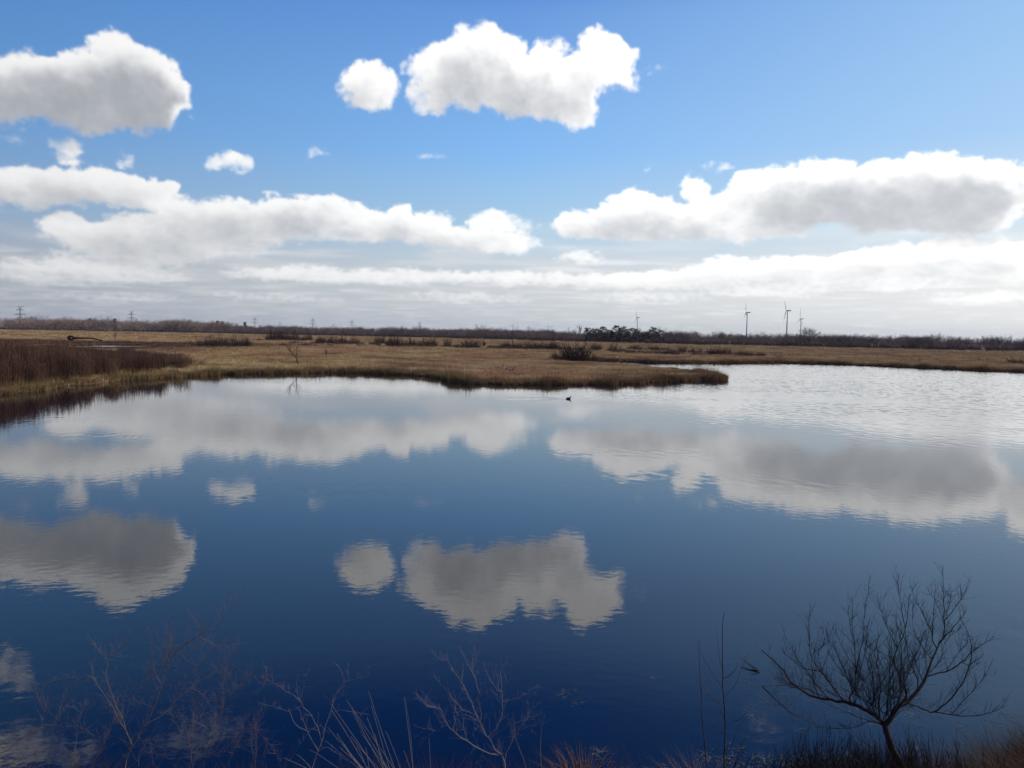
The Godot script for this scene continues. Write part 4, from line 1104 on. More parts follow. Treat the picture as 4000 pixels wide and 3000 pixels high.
func make_bushes() -> void:
	var made: Array = []
	var m := mat("bush_twigs", lin(0.085, 0.056, 0.048), 0.85)
	var protos := [bush_mesh(125, 51, m, 0.0, 0.009), bush_mesh(115, 52, m, 0.1, 0.009), bush_mesh(100, 53, m, 0.2, 0.0095), bush_mesh(115, 54, m, 0.0, 0.009), bush_mesh(105, 55, m, 0.15, 0.009)]
	for k in BUSHES.size():
		var b: Array = BUSHES[k]
		var o := top("bare_bush", protos[(k * 7 + k / 5) % 5], Vector3(b[0], ground_at(b[0], b[1]) - 0.05, b[1]))
		o.rotation.y = k * 1.7
		o.scale = Vector3(b[2] * 1.35, b[3] * 1.5, b[2] * 1.35)
		var label := ""
		var group := ""
		if k < 4:
			label = "reddish bush in the clump right of the back pool"; group = "bushes right of the back pool"
		elif k < 8:
			label = "dark bush of the far clump before the left wood"; group = "far clump before the left wood"
		elif k < 13:
			label = "grey-brown bush of the row left of the dead trunk"; group = "row left of the dead trunk"
		elif k < 18:
			label = "bush of the dark row right of the dead trunk"; group = "row right of the dead trunk"
		elif k == 18:
			label = "narrow upright russet bush standing alone in mid-marsh"
		elif k == 19:
			label = "round dense bush beside the small dark stump"
		elif k == 20:
			label = "small low bush touching the left of the round dense bush"
		elif k < 26 or k == 29:
			label = "bush of the long row behind the peninsula"; group = "row behind the peninsula"
		elif k == 26:
			label = "largest dark bare bush, on the back of the peninsula"
		elif k < 29:
			label = "smaller bush beside the largest bush of the peninsula"; group = "beside the largest bush"
		elif k < 42:
			label = "russet bush on the far bank behind the channel"; group = "bushes of the far bank"
		else:
			label = "low bush in the far reeds near the right edge"; group = "bushes at the right edge"
		tag(o, label, "bush", group)
		made.append(o)
	order_labels(made)
	# low scrub that joins the bushes into bands
	var places: Array = []
	var tints := PackedColorArray()
	for k in BUSHES.size():
		if k < 4 or k > 41 or k > 17 and k < 21 or k > 25 and k < 29:
			continue
		for q in 20:
			var x: float = BUSHES[k][0] + rng.randfn() * 6.5
			var z: float = BUSHES[k][1] + rng.randfn() * 5.0
			var h := 0.5 + 1.7 * rng.randf() ** 2.0
			places.append(Transform3D(basis_for(rng.randf() * TAU, h * rng.randf_range(1.2, 2.0), h), Vector3(x, ground_at(x, z) - 0.04, z)))
			tints.append(Color(1.5, 1.35, 1.3) * rng.randf_range(0.8, 1.4))
	tag(scatter("low_scrub", protos[1], places, tints), "low grey-brown scrub between the bushes of the middle distance", "scrub")


# ---------------------------------------------------------------- trees
func grow(s: Shape, r: RandomNumberGenerator, p: Vector3, dir: Vector3, length: float, rad: float, level: int, spread: float, col: Color) -> void:
	var mid := p + dir * length * 0.5 + Vector3(r.randf() - 0.5, 0, r.randf() - 0.5) * length * 0.12
	var tip := p + dir * length
	if level == 0:
		var side := dir.cross(Vector3(r.randf() - 0.5, 0.3, r.randf() - 0.5)).normalized() * rad
		s.tri(p - side, p + side, tip, col)
		for q in 2:
			var dd := (dir + Vector3(r.randf() - 0.5, r.randf() - 0.3, r.randf() - 0.5) * 1.2).normalized()
			var f := p.lerp(tip, r.randf_range(0.2, 0.7))
			s.tri(f - side * 0.7, f + side * 0.7, f + dd * length * 0.6, col)
		return
	s.tube(PackedVector3Array([p, mid, tip]), PackedFloat32Array([rad, rad * 0.8, rad * 0.55]), 5 if level > 2 else 3, col, 1.0, false)
	var kids := 3 if level > 1 else 5
	for k in kids + (1 if r.randf() < 0.5 else 0):
		var a := r.randf() * TAU
		var off := Vector3(cos(a), 0, sin(a)) * spread * r.randf_range(0.5, 1.2)
		var d := (dir + off + Vector3(0, 0.12, 0)).normalized()
		var f := r.randf_range(0.45, 1.0) if k else 1.0
		var q := (p.lerp(mid, f * 2.0) if f < 0.5 else mid.lerp(tip, f * 2.0 - 1.0))
		grow(s, r, q, d, length * r.randf_range(0.55, 0.8), rad * 0.52, level - 1, spread, col)

# a bare crown and trunk in a metre-high unit; returns [trunk, crown]
func bare_tree(sd: int, levels: int, spread: float, bole: float, thick: float, m: Material) -> Array:
	var r := RandomNumberGenerator.new()
	r.seed = sd
	var trunk := Shape.new()
	var crown := Shape.new()
	trunk.tube(PackedVector3Array([Vector3(0, -0.03, 0), Vector3(0.01, bole * 0.5, 0), Vector3(0, bole, 0.01)]), PackedFloat32Array([thick * 1.3, thick, thick * 0.85]), 7, Color.WHITE)
	for k in 6:
		var a := TAU * (k + r.randf() * 0.7) / 6.0
		var d := Vector3(cos(a) * spread, r.randf_range(0.55, 1.3), sin(a) * spread).normalized()
		if k == 0:
			d = Vector3(0.1, 1, 0)
		grow(crown, r, Vector3(0, bole * r.randf_range(0.72, 1.0), 0), d, (1.0 - bole) * 0.42, thick * 0.6, levels, spread * 0.9, Color.WHITE)
	return [trunk.mesh(m), crown.mesh(m)]

func edge_point(f: float) -> Vector2:
	var total := 0.0
	for k in WOOD_EDGE.size() - 1:
		total += Vector2(WOOD_EDGE[k][0], WOOD_EDGE[k][1]).distance_to(Vector2(WOOD_EDGE[k + 1][0], WOOD_EDGE[k + 1][1]))
	var run := f * total
	for k in WOOD_EDGE.size() - 1:
		var a := Vector2(WOOD_EDGE[k][0], WOOD_EDGE[k][1])
		var b := Vector2(WOOD_EDGE[k + 1][0], WOOD_EDGE[k + 1][1])
		var d := a.distance_to(b)
		if run <= d:
			return a.lerp(b, run / d)
		run -= d
	return Vector2(WOOD_EDGE[-1][0], WOOD_EDGE[-1][1])

func make_wood() -> void:
	var m := mat("bare_wood", Color.WHITE, 0.9)
	var r := RandomNumberGenerator.new()
	r.seed = 61
	var s := Shape.new()
	for t in 3:                      # a clump of three birches and oaks
		var at := Vector3(cos(t * 2.1), 0, sin(t * 2.1)) * 0.28
		var h := [1.0, 0.82, 0.92][t] as float
		s.tube(PackedVector3Array([at - Vector3(0, 0.05, 0), at + Vector3(0, 0.3, 0)]), PackedFloat32Array([0.017, 0.013]), 5, Color(1.15, 1.1, 1.05))
		for k in 6:
			var a := r.randf() * TAU
			grow(s, r, at + Vector3(0, r.randf_range(0.12, 0.34) * h, 0), Vector3(cos(a) * 0.6, r.randf_range(0.5, 1.2), sin(a) * 0.6).normalized(), 0.3 * h, 0.008, 3, 0.62, Color.WHITE)
	var clump := s.mesh(m)
	var low := bush_mesh(90, 62, m, 0.1, 0.012)
	var names := [["pale grey-brown far wood under the pylons at the left", 0.0, 0.56], ["dark purple-brown far wood under the small turbines in the middle", 0.5, 0.72], ["dark far wood below the tall turbines at the right", 0.7, 1.0]]
	for w in names.size():
		var places: Array = []
		var tints := PackedColorArray()
		var lo: float = [0.0, 0.46, 0.68][w]
		var hi: float = [0.46, 0.68, 1.0][w]
		var many: int = [800, 520, 640][w]
		for k in many:
			var p := edge_point(rng.randf_range(lo, hi))
			var back := 6.0 + 130.0 * rng.randf()
			p += p.normalized() * back
			var h := rng.randf_range(0.64, 1.06) * (1.2 if rng.randf() < 0.05 else 1.0)
			var odd := rough.get_noise_2d(p.x * 2.2, p.y * 2.2)
			h *= [16.0, 11.2, 10.6][w]
			h *= 1.0 + 0.22 * rough.get_noise_2d(p.x * 0.7, p.y * 0.7) + 0.0004 * back
			places.append(Transform3D(basis_for(rng.randf() * TAU, h * rng.randf_range(0.9, 1.3), h), Vector3(p.x, 0.2, p.y)))
			var c := Color(0.30, 0.225, 0.20) if w == 0 else Color(0.195, 0.15, 0.145)
			c = c.lerp(Color(c.r * 1.25, c.g * 1.12, c.b * 0.95), smooth(0.0, 0.4, odd)).lerp(Color(c.r * 0.62, c.g * 0.66, c.b * 0.72), smooth(0.0, 0.45, -odd))
			tints.append(c * rng.randf_range(0.7, 1.25))
		tag(scatter("far_wood", clump, places, tints), names[w][0], "wood")
		places = []
		tints = PackedColorArray()
		for k in many * 2:
			var p := edge_point(rng.randf_range(lo, hi))
			p += p.normalized() * (rng.randf_range(-26.0, 30.0) + 30.0 * rough.get_noise_2d(p.x, 9.0))
			var h := 1.2 + 3.6 * rng.randf() ** 1.8
			places.append(Transform3D(basis_for(rng.randf() * TAU, h * rng.randf_range(1.1, 1.9), h), Vector3(p.x, 0.2, p.y)))
			tints.append(Color(0.11, 0.08, 0.078) * rng.randf_range(0.75, 1.2))
		tag(scatter("wood_edge_scrub", low, places, tints), ["low dark scrub along the foot of the left wood", "low dark scrub along the foot of the middle wood", "low dark scrub along the foot of the right wood"][w], "scrub")

# an evergreen crown: many short needle sprays in uneven tiers; unit height
func pine_crown(sd: int, conical: bool, m: Material) -> ArrayMesh:
	var r := RandomNumberGenerator.new()
	r.seed = sd
	var s := Shape.new()
	var boughs := 46 if conical else 50
	for k in boughs:
		var f := (k + r.randf()) / boughs
		var y := lerpf(0.12, 0.98, f) if conical else lerpf(0.1, 0.98, f ** 0.8)
		var wide := (1.0 - f) * 0.2 + 0.02 if conical else 0.30 * sqrt(maxf(0.05, 1.0 - (f * 1.5 - 0.6) ** 2))
		var a := r.randf() * TAU
		var c := Vector3(cos(a) * wide * r.randf_range(0.4, 1.0), y, sin(a) * wide * r.randf_range(0.4, 1.0))
		for q in 26:
			var o := Vector3(r.randfn(), r.randfn() * 0.5, r.randfn()) * 0.045
			var d := Vector3(r.randfn(), r.randfn() * 0.4 + 0.2, r.randfn()).normalized() * 0.05
			var side := d.cross(Vector3(r.randfn(), r.randfn(), r.randfn())).normalized() * 0.016
			var t := r.randf_range(0.7, 1.3)
			s.tri(c + o - side, c + o + side, c + o + d, Color(t, t, t))
	return s.mesh(m)

func make_single_trees() -> void:
	var bark := mat("far_bark", lin(0.10, 0.08, 0.072), 0.9)
	var needles := mat("needles", lin(0.030, 0.036, 0.032), 0.8)
	# the round bare tree right of the tall turbines
	var t := bare_tree(71, 4, 0.95, 0.30, 0.026, bark)
	var o := thing("bare_tree", Vector3(202, 0.2, -525))
	part("trunk", t[0], o); part("crown", t[1], o)
	o.scale = Vector3(16.5, 15.2, 16.5)
	tag(o, "round bare tree standing above the wood right of three turbines", "tree")
	# the tall thin one beside the pines
	t = bare_tree(72, 3, 0.45, 0.42, 0.014, bark)
	o = thing("bare_tree", Vector3(51.7, 0.2, -595))
	part("trunk", t[0], o); part("crown", t[1], o)
	o.scale = Vector3(10.0, 15.0, 10.0)
	tag(o, "slender bare birch above the left end of the dark pines", "tree")
	t = bare_tree(73, 3, 1.0, 0.35, 0.02, bark)
	o = thing("bare_tree", Vector3(-107.0, 0.2, -744))
	part("trunk", t[0], o); part("crown", t[1], o)
	o.scale = Vector3(14.0, 13.6, 14.0)
	tag(o, "round bare tree topping the wood left of the lone pylon", "tree")
	var k := 0
	for p in [[-357.0, -905.0, 12.7, "broad bare tree topping the left wood left of two dark spruces"], [-288.0, -905.0, 12.8, "broad bare tree topping the left wood right of the middle pylon"], [221.0, -515.0, 11.2, "low bare tree topping the wood just right of the round tree"], [241.0, -515.0, 11.4, "forked bare tree topping the wood second right of the round tree"]]:
		t = bare_tree(74 + k, 3, 1.1, 0.3, 0.02, bark)
		o = thing("bare_tree", Vector3(p[0], 0.2, p[1]))
		part("trunk", t[0], o); part("crown", t[1], o)
		o.scale = Vector3(p[2] * 1.15, p[2], p[2] * 1.15)
		tag(o, p[3], "tree")
		k += 1
	# the dark pines in the middle
	k = 0
	var pines: Array = []
	for p in [[55.3, -566.0, 11.5], [60.2, -572.0, 12.5], [65.9, -566.0, 13.1], [71.2, -572.0, 12.5], [75.7, -566.0, 13.3], [81.4, -572.0, 12.9], [86.3, -566.0, 13.3], [91.6, -572.0, 12.2], [97.3, -566.0, 11.3], [103.5, -572.0, 12.5], [108.0, -566.0, 11.0]]:
		var tr := Shape.new()
		tr.tube(PackedVector3Array([Vector3(0, -0.03, 0), Vector3(0.01, 0.45, 0), Vector3(0, 0.9, 0)]), PackedFloat32Array([0.02, 0.016, 0.006]), 6)
		o = thing("pine_tree", Vector3(p[0], 0.2, p[1]), k * 1.3)
		part("trunk", tr.mesh(bark), o)
		part("crown", pine_crown(90 + k, false, needles), o)
		o.scale = Vector3(p[2] * 1.05, p[2] * [0.97, 0.86, 0.92, 0.8, 1.0][k % 5], p[2] * 1.05)
		tag(o, "dark pine in the tall cluster at the middle wood", "tree", "dark pines in the middle")
		pines.append(o)
		k += 1
	order_labels(pines)
	# spruces that rise out of the left wood
	k = 0
	for p in [[-510.0, -930.0, 15.6, "small dark spruce tip above the left wood, leftmost"], [-480.0, -930.0, 15.8, "dark spruce tip above the left wood beside the second pylon"], [-356.0, -930.0, 15.0, "left one of two close dark spruces above the left wood"], [-350.5, -930.0, 14.4, "right one of two close dark spruces above the left wood"], [-323.0, -930.0, 14.2, "dark spruce tip above the wood left of the third pylon"]]:
		var tr := Shape.new()
		tr.tube(PackedVector3Array([Vector3(0, -0.03, 0), Vector3(0, 0.5, 0), Vector3(0, 0.96, 0)]), PackedFloat32Array([0.018, 0.012, 0.003]), 6)
		o = thing("spruce_tree", Vector3(p[0], 0.2, p[1]), k * 1.1)
		part("trunk", tr.mesh(bark), o)
		part("crown", pine_crown(110 + k, true, needles), o)
		o.scale = Vector3(p[2] * 1.1, p[2], p[2] * 1.1)
		tag(o, p[3], "tree")
		k += 1
	# the little forked tree on the shore
	var dark := mat("wet_bark", lin(0.045, 0.034, 0.028), 0.85)
	o = thing("young_tree", Vector3(-33.2, ground_at(-33.2, -119.2), -119.2))
	var s := Shape.new()
	s.tube(PackedVector3Array([Vector3(0.1, -0.1, 0), Vector3(-0.05, 0.55, 0), Vector3(-0.28, 1.3, 0.05)]), PackedFloat32Array([0.1, 0.088, 0.07]), 7)
	part("trunk", s.mesh(dark), o)
	for limb in [[[-0.28, 1.3, 0.05, -0.75, 1.75, 0.2, -1.1, 2.2, 0.3, -1.15, 3.0, 0.4], 0.058], [[-0.28, 1.3, 0.05, -0.2, 1.8, -0.1, -0.3, 2.4, -0.2, -0.1, 3.3, -0.3], 0.06]]:
		s = Shape.new()
		var pts := PackedVector3Array()
		for q in 4:
			pts.append(Vector3(limb[0][q * 3], limb[0][q * 3 + 1], limb[0][q * 3 + 2]))
		s.tube(pts, PackedFloat32Array([limb[1], limb[1] * 0.8, limb[1] * 0.6, 0.01]), 5)
		for q in 26:
			var f := rng.randf_range(0.8, 2.95)
			var b := pts[int(f)].lerp(pts[int(f) + 1], f - int(f))
			var dd := Vector3(rng.randf_range(-1, 1), rng.randf_range(0.3, 1.2), rng.randf_range(-1, 1)).normalized()
			grow(s, rng, b, dd, rng.randf_range(0.4, 0.85), 0.011, 1, 0.6, Color.WHITE)
		part("branch", s.mesh(dark), o)
	tag(o, "small forked bare tree on the shore, mirrored in the pond", "tree")
	# thin saplings of the marsh
	for p in [[-34.1, -141.0, 2.6, "thin bare sapling on the meadow right of the forked tree"], [-114.3, -221.7, 5.4, "pale slender sapling in front of the small back pool"], [-131.9, -246.9, 4.6, "thin sapling beside the right end of the wooden sculpture"]]:
		t = bare_tree(130 + int(p[2] * 7.0), 2, 0.3, 0.35, 0.011, dark if p[2] < 3.0 else bark)
		o = thing("thin_sapling", Vector3(p[0], ground_at(p[0], p[1]), p[1]))
		part("trunk", t[0], o); part("crown", t[1], o)
		o.scale = Vector3(p[2] * 0.8, p[2], p[2] * 0.8)
		tag(o, p[3], "sapling")


# ---------------------------------------------------------------- turbines and pylons
func make_turbine(at: Vector3, hub: float, blade: float, yaw: float, phase: float, label: String, group := "") -> void:
	var o := thing("wind_turbine", at, yaw)
	var k := hub / 100.0
	var s := Shape.new()
	s.tube(PackedVector3Array([Vector3(0, -1, 0), Vector3(0, hub * 0.5, 0), Vector3(0, hub - 1.5, 0)]), PackedFloat32Array([2.5 * k, 2.0 * k, 1.35 * k]), 14)
	part("tower", s.mesh(M.turbine), o)
	s = Shape.new()
	s.body([[Vector3(-3.2, hub, 0), 1.2, 1.2], [Vector3(-2.4, hub, 0), 1.9, 1.9], [Vector3(6, hub + 0.2, 0), 2.1, 2.1], [Vector3(11.5, hub + 0.3, 0), 1.8, 1.8], [Vector3(12, hub + 0.3, 0), 0.4, 0.4]], 10)
	part("nacelle", s.mesh(M.turbine), o)
	s = Shape.new()
	s.body([[Vector3(-6.2, hub, 0), 0.1, 0.1], [Vector3(-5.6, hub, 0), 1.1, 1.1], [Vector3(-4.2, hub, 0), 1.7, 1.7], [Vector3(-3.2, hub, 0), 1.6, 1.6]], 10)
	var boss := part("hub", s.mesh(M.turbine), o)
	s = Shape.new()
	s.tube(PackedVector3Array([Vector3(0, 0.8, 0), Vector3(0, blade * 0.08, 0), Vector3(-0.3, blade * 0.22, 0), Vector3(-0.9, blade * 0.6, 0), Vector3(-1.6, blade, 0)]), PackedFloat32Array([1.0, 1.1, 2.0, 1.2, 0.25]), 8, Color.WHITE, 0.45)
	var bm := s.mesh(M.turbine)
	for b in 3:
		var p := part("blade", bm, boss, Vector3(-4.6, hub, 0))
		p.rotation.x = deg_to_rad(phase + 120.0 * b)
	tag(o, label, "wind turbine", group)

func make_turbines() -> void:
	mat("turbine", lin(0.46, 0.47, 0.49), 0.5, false)
	make_turbine(Vector3(640, 0, -3978), 100, 47, deg_to_rad(-9.1 - 12), 20, "grey turbine rising just right of the dark pines")
	make_turbine(Vector3(871, 0, -2878), 100, 44, deg_to_rad(-16.8 - 10), 5, "leftmost of the three tall turbines at the right")
	make_turbine(Vector3(931, 0, -2626), 100, 46, deg_to_rad(-19.5 - 15), 30, "tallest turbine, middle of the three at the right")
	make_turbine(Vector3(1370, 0, -3678), 100, 60, deg_to_rad(-20.4 - 18), -5, "shorter turbine left of the round bare tree")
	make_turbine(Vector3(-6, 0, -9121), 100, 52, deg_to_rad(62), 30, "distant small turbine, left of the first facing pair")
	make_turbine(Vector3(13, 0, -9500), 92, 40, deg_to_rad(5), 5, "distant turbine seen edge-on between the first facing pair")
	make_turbine(Vector3(59, 0, -9504), 98, 52, deg_to_rad(65), 350, "distant small turbine, right of the first facing pair")
	make_turbine(Vector3(412, 0, -9160), 100, 48, deg_to_rad(70), 5, "distant small turbine, left of the second facing pair")
	make_turbine(Vector3(476, 0, -9500), 99, 48, deg_to_rad(66), 52, "distant small turbine, right of the second facing pair")
	make_turbine(Vector3(-388, 0, -9439), 100, 27, deg_to_rad(15), 10, "smallest distant turbine beside a faint pylon, mid-left")
	make_turbine(Vector3(900, 0, -9488), 78, 70, deg_to_rad(40), 28, "turbine hidden behind the dark pines, one slanted blade showing")
	make_turbine(Vector3(1020, 0, -9460), 80, 64, deg_to_rad(10), 2, "turbine hidden behind the dark pines, one upright blade showing")
	make_turbine(Vector3(1560, 0, -9460), 88, 55, deg_to_rad(8), 2, "faint far turbine directly right of the turbine by the pines")

func make_pylons() -> void:
	var m := mat("steel", lin(0.36, 0.38, 0.40), 0.6, false)
	var tower := Shape.new()
	var arm_low := Shape.new()
	var arm_high := Shape.new()
	var peak := Shape.new()
	var w := 0.42
	var corner := func(y: float, sx: float, sz: float) -> Vector3:
		var half := lerpf(3.6, 1.1, minf(y / 30.0, 1.0)) if y < 30.0 else lerpf(1.1, 0.7, (y - 30.0) / 16.0)
		return Vector3(sx * half, y, sz * half)
	for sx in [-1.0, 1.0]:
		for sz in [-1.0, 1.0]:
			tower.beam(corner.call(-0.5, sx, sz), corner.call(30.0, sx, sz), w)
			tower.beam(corner.call(30.0, sx, sz), corner.call(46.0, sx, sz), w * 0.8)
	var ys := [0.0, 8.0, 15.0, 21.0, 26.0, 30.0, 34.0, 38.0, 42.0, 46.0]
	for k in ys.size() - 1:
		for s in [-1.0, 1.0]:
			tower.beam(corner.call(ys[k], -1, s), corner.call(ys[k + 1], 1, s), w * 0.5)
			tower.beam(corner.call(ys[k], 1, s), corner.call(ys[k + 1], -1, s), w * 0.5)
			tower.beam(corner.call(ys[k], s, -1), corner.call(ys[k + 1], s, 1), w * 0.5)
			tower.beam(corner.call(ys[k], s, 1), corner.call(ys[k + 1], s, -1), w * 0.5)
	for a in [[arm_low, 30.0, 12.5], [arm_high, 40.5, 9.0]]:
		for s in [-1.0, 1.0]:
			var tip := Vector3(s * a[2], a[1], 0)
			for sz in [-1.0, 1.0]:
				a[0].beam(corner.call(a[1], s, sz), tip, w * 1.5)
				a[0].beam(corner.call(a[1] + 2.4, s, sz), tip, w * 1.3)
			for q in 3:
				var f := 0.25 + 0.22 * q
				a[0].beam(corner.call(a[1], s, 1).lerp(tip, f), corner.call(a[1] + 2.4, s, -1).lerp(tip, f + 0.1), w * 0.5)
			for f in [0.55, 1.0]:
				a[0].beam(Vector3(s * a[2] * f, a[1] - 2.2, 0), Vector3(s * a[2] * f, a[1], 0), 0.22)
	for s in [-1.0, 1.0]:
		peak.beam(Vector3(s * 0.7, 44.5, 0), Vector3(s * 5.2, 50.0, 0), w * 1.7)
		peak.beam(Vector3(-s * 0.7, 46.0, 0), Vector3(s * 5.2, 50.0, 0), w * 0.8)
	var ms := [tower.mesh(m), arm_low.mesh(m), arm_high.mesh(m), peak.mesh(m)]
	var spots := [[-1139.0,-1785.0,1.0,"tallest pylon, at the left edge of the picture"],[-1044.0,-2113.0,1.0,"second pylon from the left edge"],[-964.0,-2884.0,1.0,"third pylon from the left edge"],[-742.0,-2863.0,1.0,"fourth tall pylon, left of the dark middle wood"],[-674.0,-3231.0,1.0,"fifth tall pylon, above the dark middle wood"],[-402.0,-3325.0,1.0,"lone pylon right of the round bare skyline tree"],[-183.0,-3859.0,1.0,"faint pylon left of the smallest distant turbine"],[85.0,-4321.0,1.0,"faint pylon right of the first pair of distant turbines"],[332.0,-4614.0,1.0,"faintest pylon, left of the slender birch"],[-1240.0,-4106.0,0.94,"small faint pylon between the third and fourth tall pylons"],[-1010.0,-4350.0,0.92,"small faint pylon between the fourth and fifth tall pylons"]]
	var first: Node3D
	for k in spots.size():
		var o: Node3D
		var at := Vector3(spots[k][0], 0.2, spots[k][1])
		if k == 0:
			o = thing("power_pylon", at)
			part("lattice_tower", ms[0], o); part("cross_arm", ms[1], o); part("cross_arm", ms[2], o); part("earth_peak", ms[3], o)
			first = o
		else:
			o = copy(first)
			o.position = at
		o.scale = Vector3.ONE * spots[k][2]
		o.rotation.y = [0.25, 0.15, 0.2, 0.1, 0.1, 0.0, 0.0, 0.05, 0.0, 0.3, 0.2][k]
		tag(o, spots[k][3], "pylon", "pylons of the power line")
	var cable := mat("cable", lin(0.5, 0.52, 0.54), 0.4, false)
	for a in [[-12.5, 27.8, "overhead cable along the left wood, outer left of the lower arms"], [12.5, 27.8, "overhead cable along the left wood, outer right of the lower arms"], [-9.0, 38.3, "overhead cable along the left wood, left of the upper arms"], [9.0, 38.3, "overhead cable along the left wood, right of the upper arms"]]:
		var s := Shape.new()
		var pts := PackedVector3Array()
		var ends := [Vector3(-1215.0, 0.2, -1520.0)]
		for q in [0, 1, 2]:
			ends.append(Vector3(spots[q][0], 0.2, spots[q][1]))
		for q in 3:
			for f in 13:
				if f == 0 and q > 0:
					continue
				var u := f / 12.0
				pts.append(ends[q].lerp(ends[q + 1], u) + Vector3(a[0], a[1] - 9.0 * 4.0 * u * (1.0 - u), 0))
		var rad := PackedFloat32Array()
		rad.resize(pts.size())
		rad.fill(0.05)
		s.tube(pts, rad, 4)
		tag(top("overhead_cable", s.mesh(cable)), a[2], "cable", "cables of the power line")


# ---------------------------------------------------------------- small things of the marsh
func make_sculpture() -> void:
	var m := mat("rusty_wood", lin(0.072, 0.036, 0.024), 0.8, false)
	m.albedo_texture = noise_texture(0.02, Color(0.6, 0.6, 0.6), Color(1, 1, 1), 256, 4, 9)
	m.uv1_triplanar = true
	var o := thing("wooden_sculpture", Vector3(-123.6, ground_at(-123.6, -215), -215))
	var s := Shape.new()
	var p := PackedVector3Array()
	var r := PackedFloat32Array()
	for k in [[1.05, 3.05, 0.36], [1.6, 3.08, 0.42], [2.6, 3.1, 0.31], [4.0, 3.13, 0.27], [5.4, 3.12, 0.25], [6.6, 3.03, 0.25], [7.8, 2.84, 0.23], [8.8, 2.58, 0.2], [9.3, 2.42, 0.12]]:
		p.append(Vector3(k[0], k[1] - 0.1, 0)); r.append(k[2])
	s.tube(p, r, 9, Color.WHITE, 0.8)
	part("beam", s.mesh(m), o)
	s = Shape.new()
	p = PackedVector3Array()
	r = PackedFloat32Array()
	for k in 17:
		var a := TAU * k / 16.0
		p.append(Vector3(0.45 + cos(a) * 0.68, 2.98 + sin(a) * 0.42, 0))
		r.append(0.28 + 0.12 * maxf(0.0, -cos(a)))
	s.tube(p, r, 9, Color.WHITE, 1.0, false)
	part("pierced_head", s.mesh(m), o)
	var pole := mat("grey_pole", lin(0.26, 0.22, 0.19), 0.8, false)
	for x in [0.05, 6.9]:
		s = Shape.new()
		s.tube(PackedVector3Array([Vector3(x, -0.3, 0), Vector3(x, 1.4, 0.02), Vector3(x, 2.85, 0)]), PackedFloat32Array([0.075, 0.07, 0.06]), 7)
		part("post", s.mesh(pole), o)
	tag(o, "long dark beam sculpture with a pierced head, raised on two posts", "sculpture")

func make_deadwood() -> void:
	var m := mat("dead_wood", lin(0.24, 0.19, 0.145), 0.85, false)
	var s := Shape.new()
	s.tube(PackedVector3Array([Vector3(0.5, -0.2, 0), Vector3(0.1, 0.8, 0), Vector3(-0.7, 1.7, 0.1), Vector3(-1.1, 2.9, 0.1), Vector3(-1.75, 3.6, 0.2)]), PackedFloat32Array([0.2, 0.17, 0.15, 0.13, 0.05]), 7)
	tag(top("dead_trunk", s.mesh(m), Vector3(-56.6, 0.3, -306.1)), "pale dead trunk leaning left among the middle bushes", "dead trunk")
	s = Shape.new()
	s.tube(PackedVector3Array([Vector3(0, -0.2, 0), Vector3(0.1, 1.0, 0), Vector3(0, 2.0, 0), Vector3(0.1, 2.7, 0)]), PackedFloat32Array([0.26, 0.22, 0.2, 0.06]), 7)
	s.tube(PackedVector3Array([Vector3(0.1, 1.4, 0), Vector3(0.6, 1.9, 0)]), PackedFloat32Array([0.1, 0.03]), 5)
	tag(top("dead_trunk", s.mesh(m), Vector3(-37.5, 0.3, -304.0)), "pale broken snag standing in the dark bush row", "dead trunk")
	s = Shape.new()
	s.tube(PackedVector3Array([Vector3(0, -0.2, 0), Vector3(-0.1, 0.7, 0), Vector3(0.05, 1.4, 0)]), PackedFloat32Array([0.16, 0.14, 0.08]), 7)
	tag(top("dead_trunk", s.mesh(m), Vector3(-31.0, 0.3, -271.0)), "short pale stub below the dark bush row", "dead trunk")
	var dark := mat("old_stump", lin(0.05, 0.028, 0.018), 0.9, false)
	s = Shape.new()
	s.tube(PackedVector3Array([Vector3(0, -0.2, 0), Vector3(0, 1.2, 0), Vector3(-0.1, 1.9, 0), Vector3(-0.15, 2.5, 0.1)]), PackedFloat32Array([0.6, 0.5, 0.35, 0.1]), 8)
	s.tube(PackedVector3Array([Vector3(0.2, 0.9, 0), Vector3(0.5, 1.8, 0), Vector3(0.45, 2.3, 0)]), PackedFloat32Array([0.3, 0.2, 0.06]), 7)
	tag(top("tree_stump", s.mesh(dark), Vector3(-11.1, 0.3, -299.2)), "dark jagged stump right of the round dense bush", "stump")

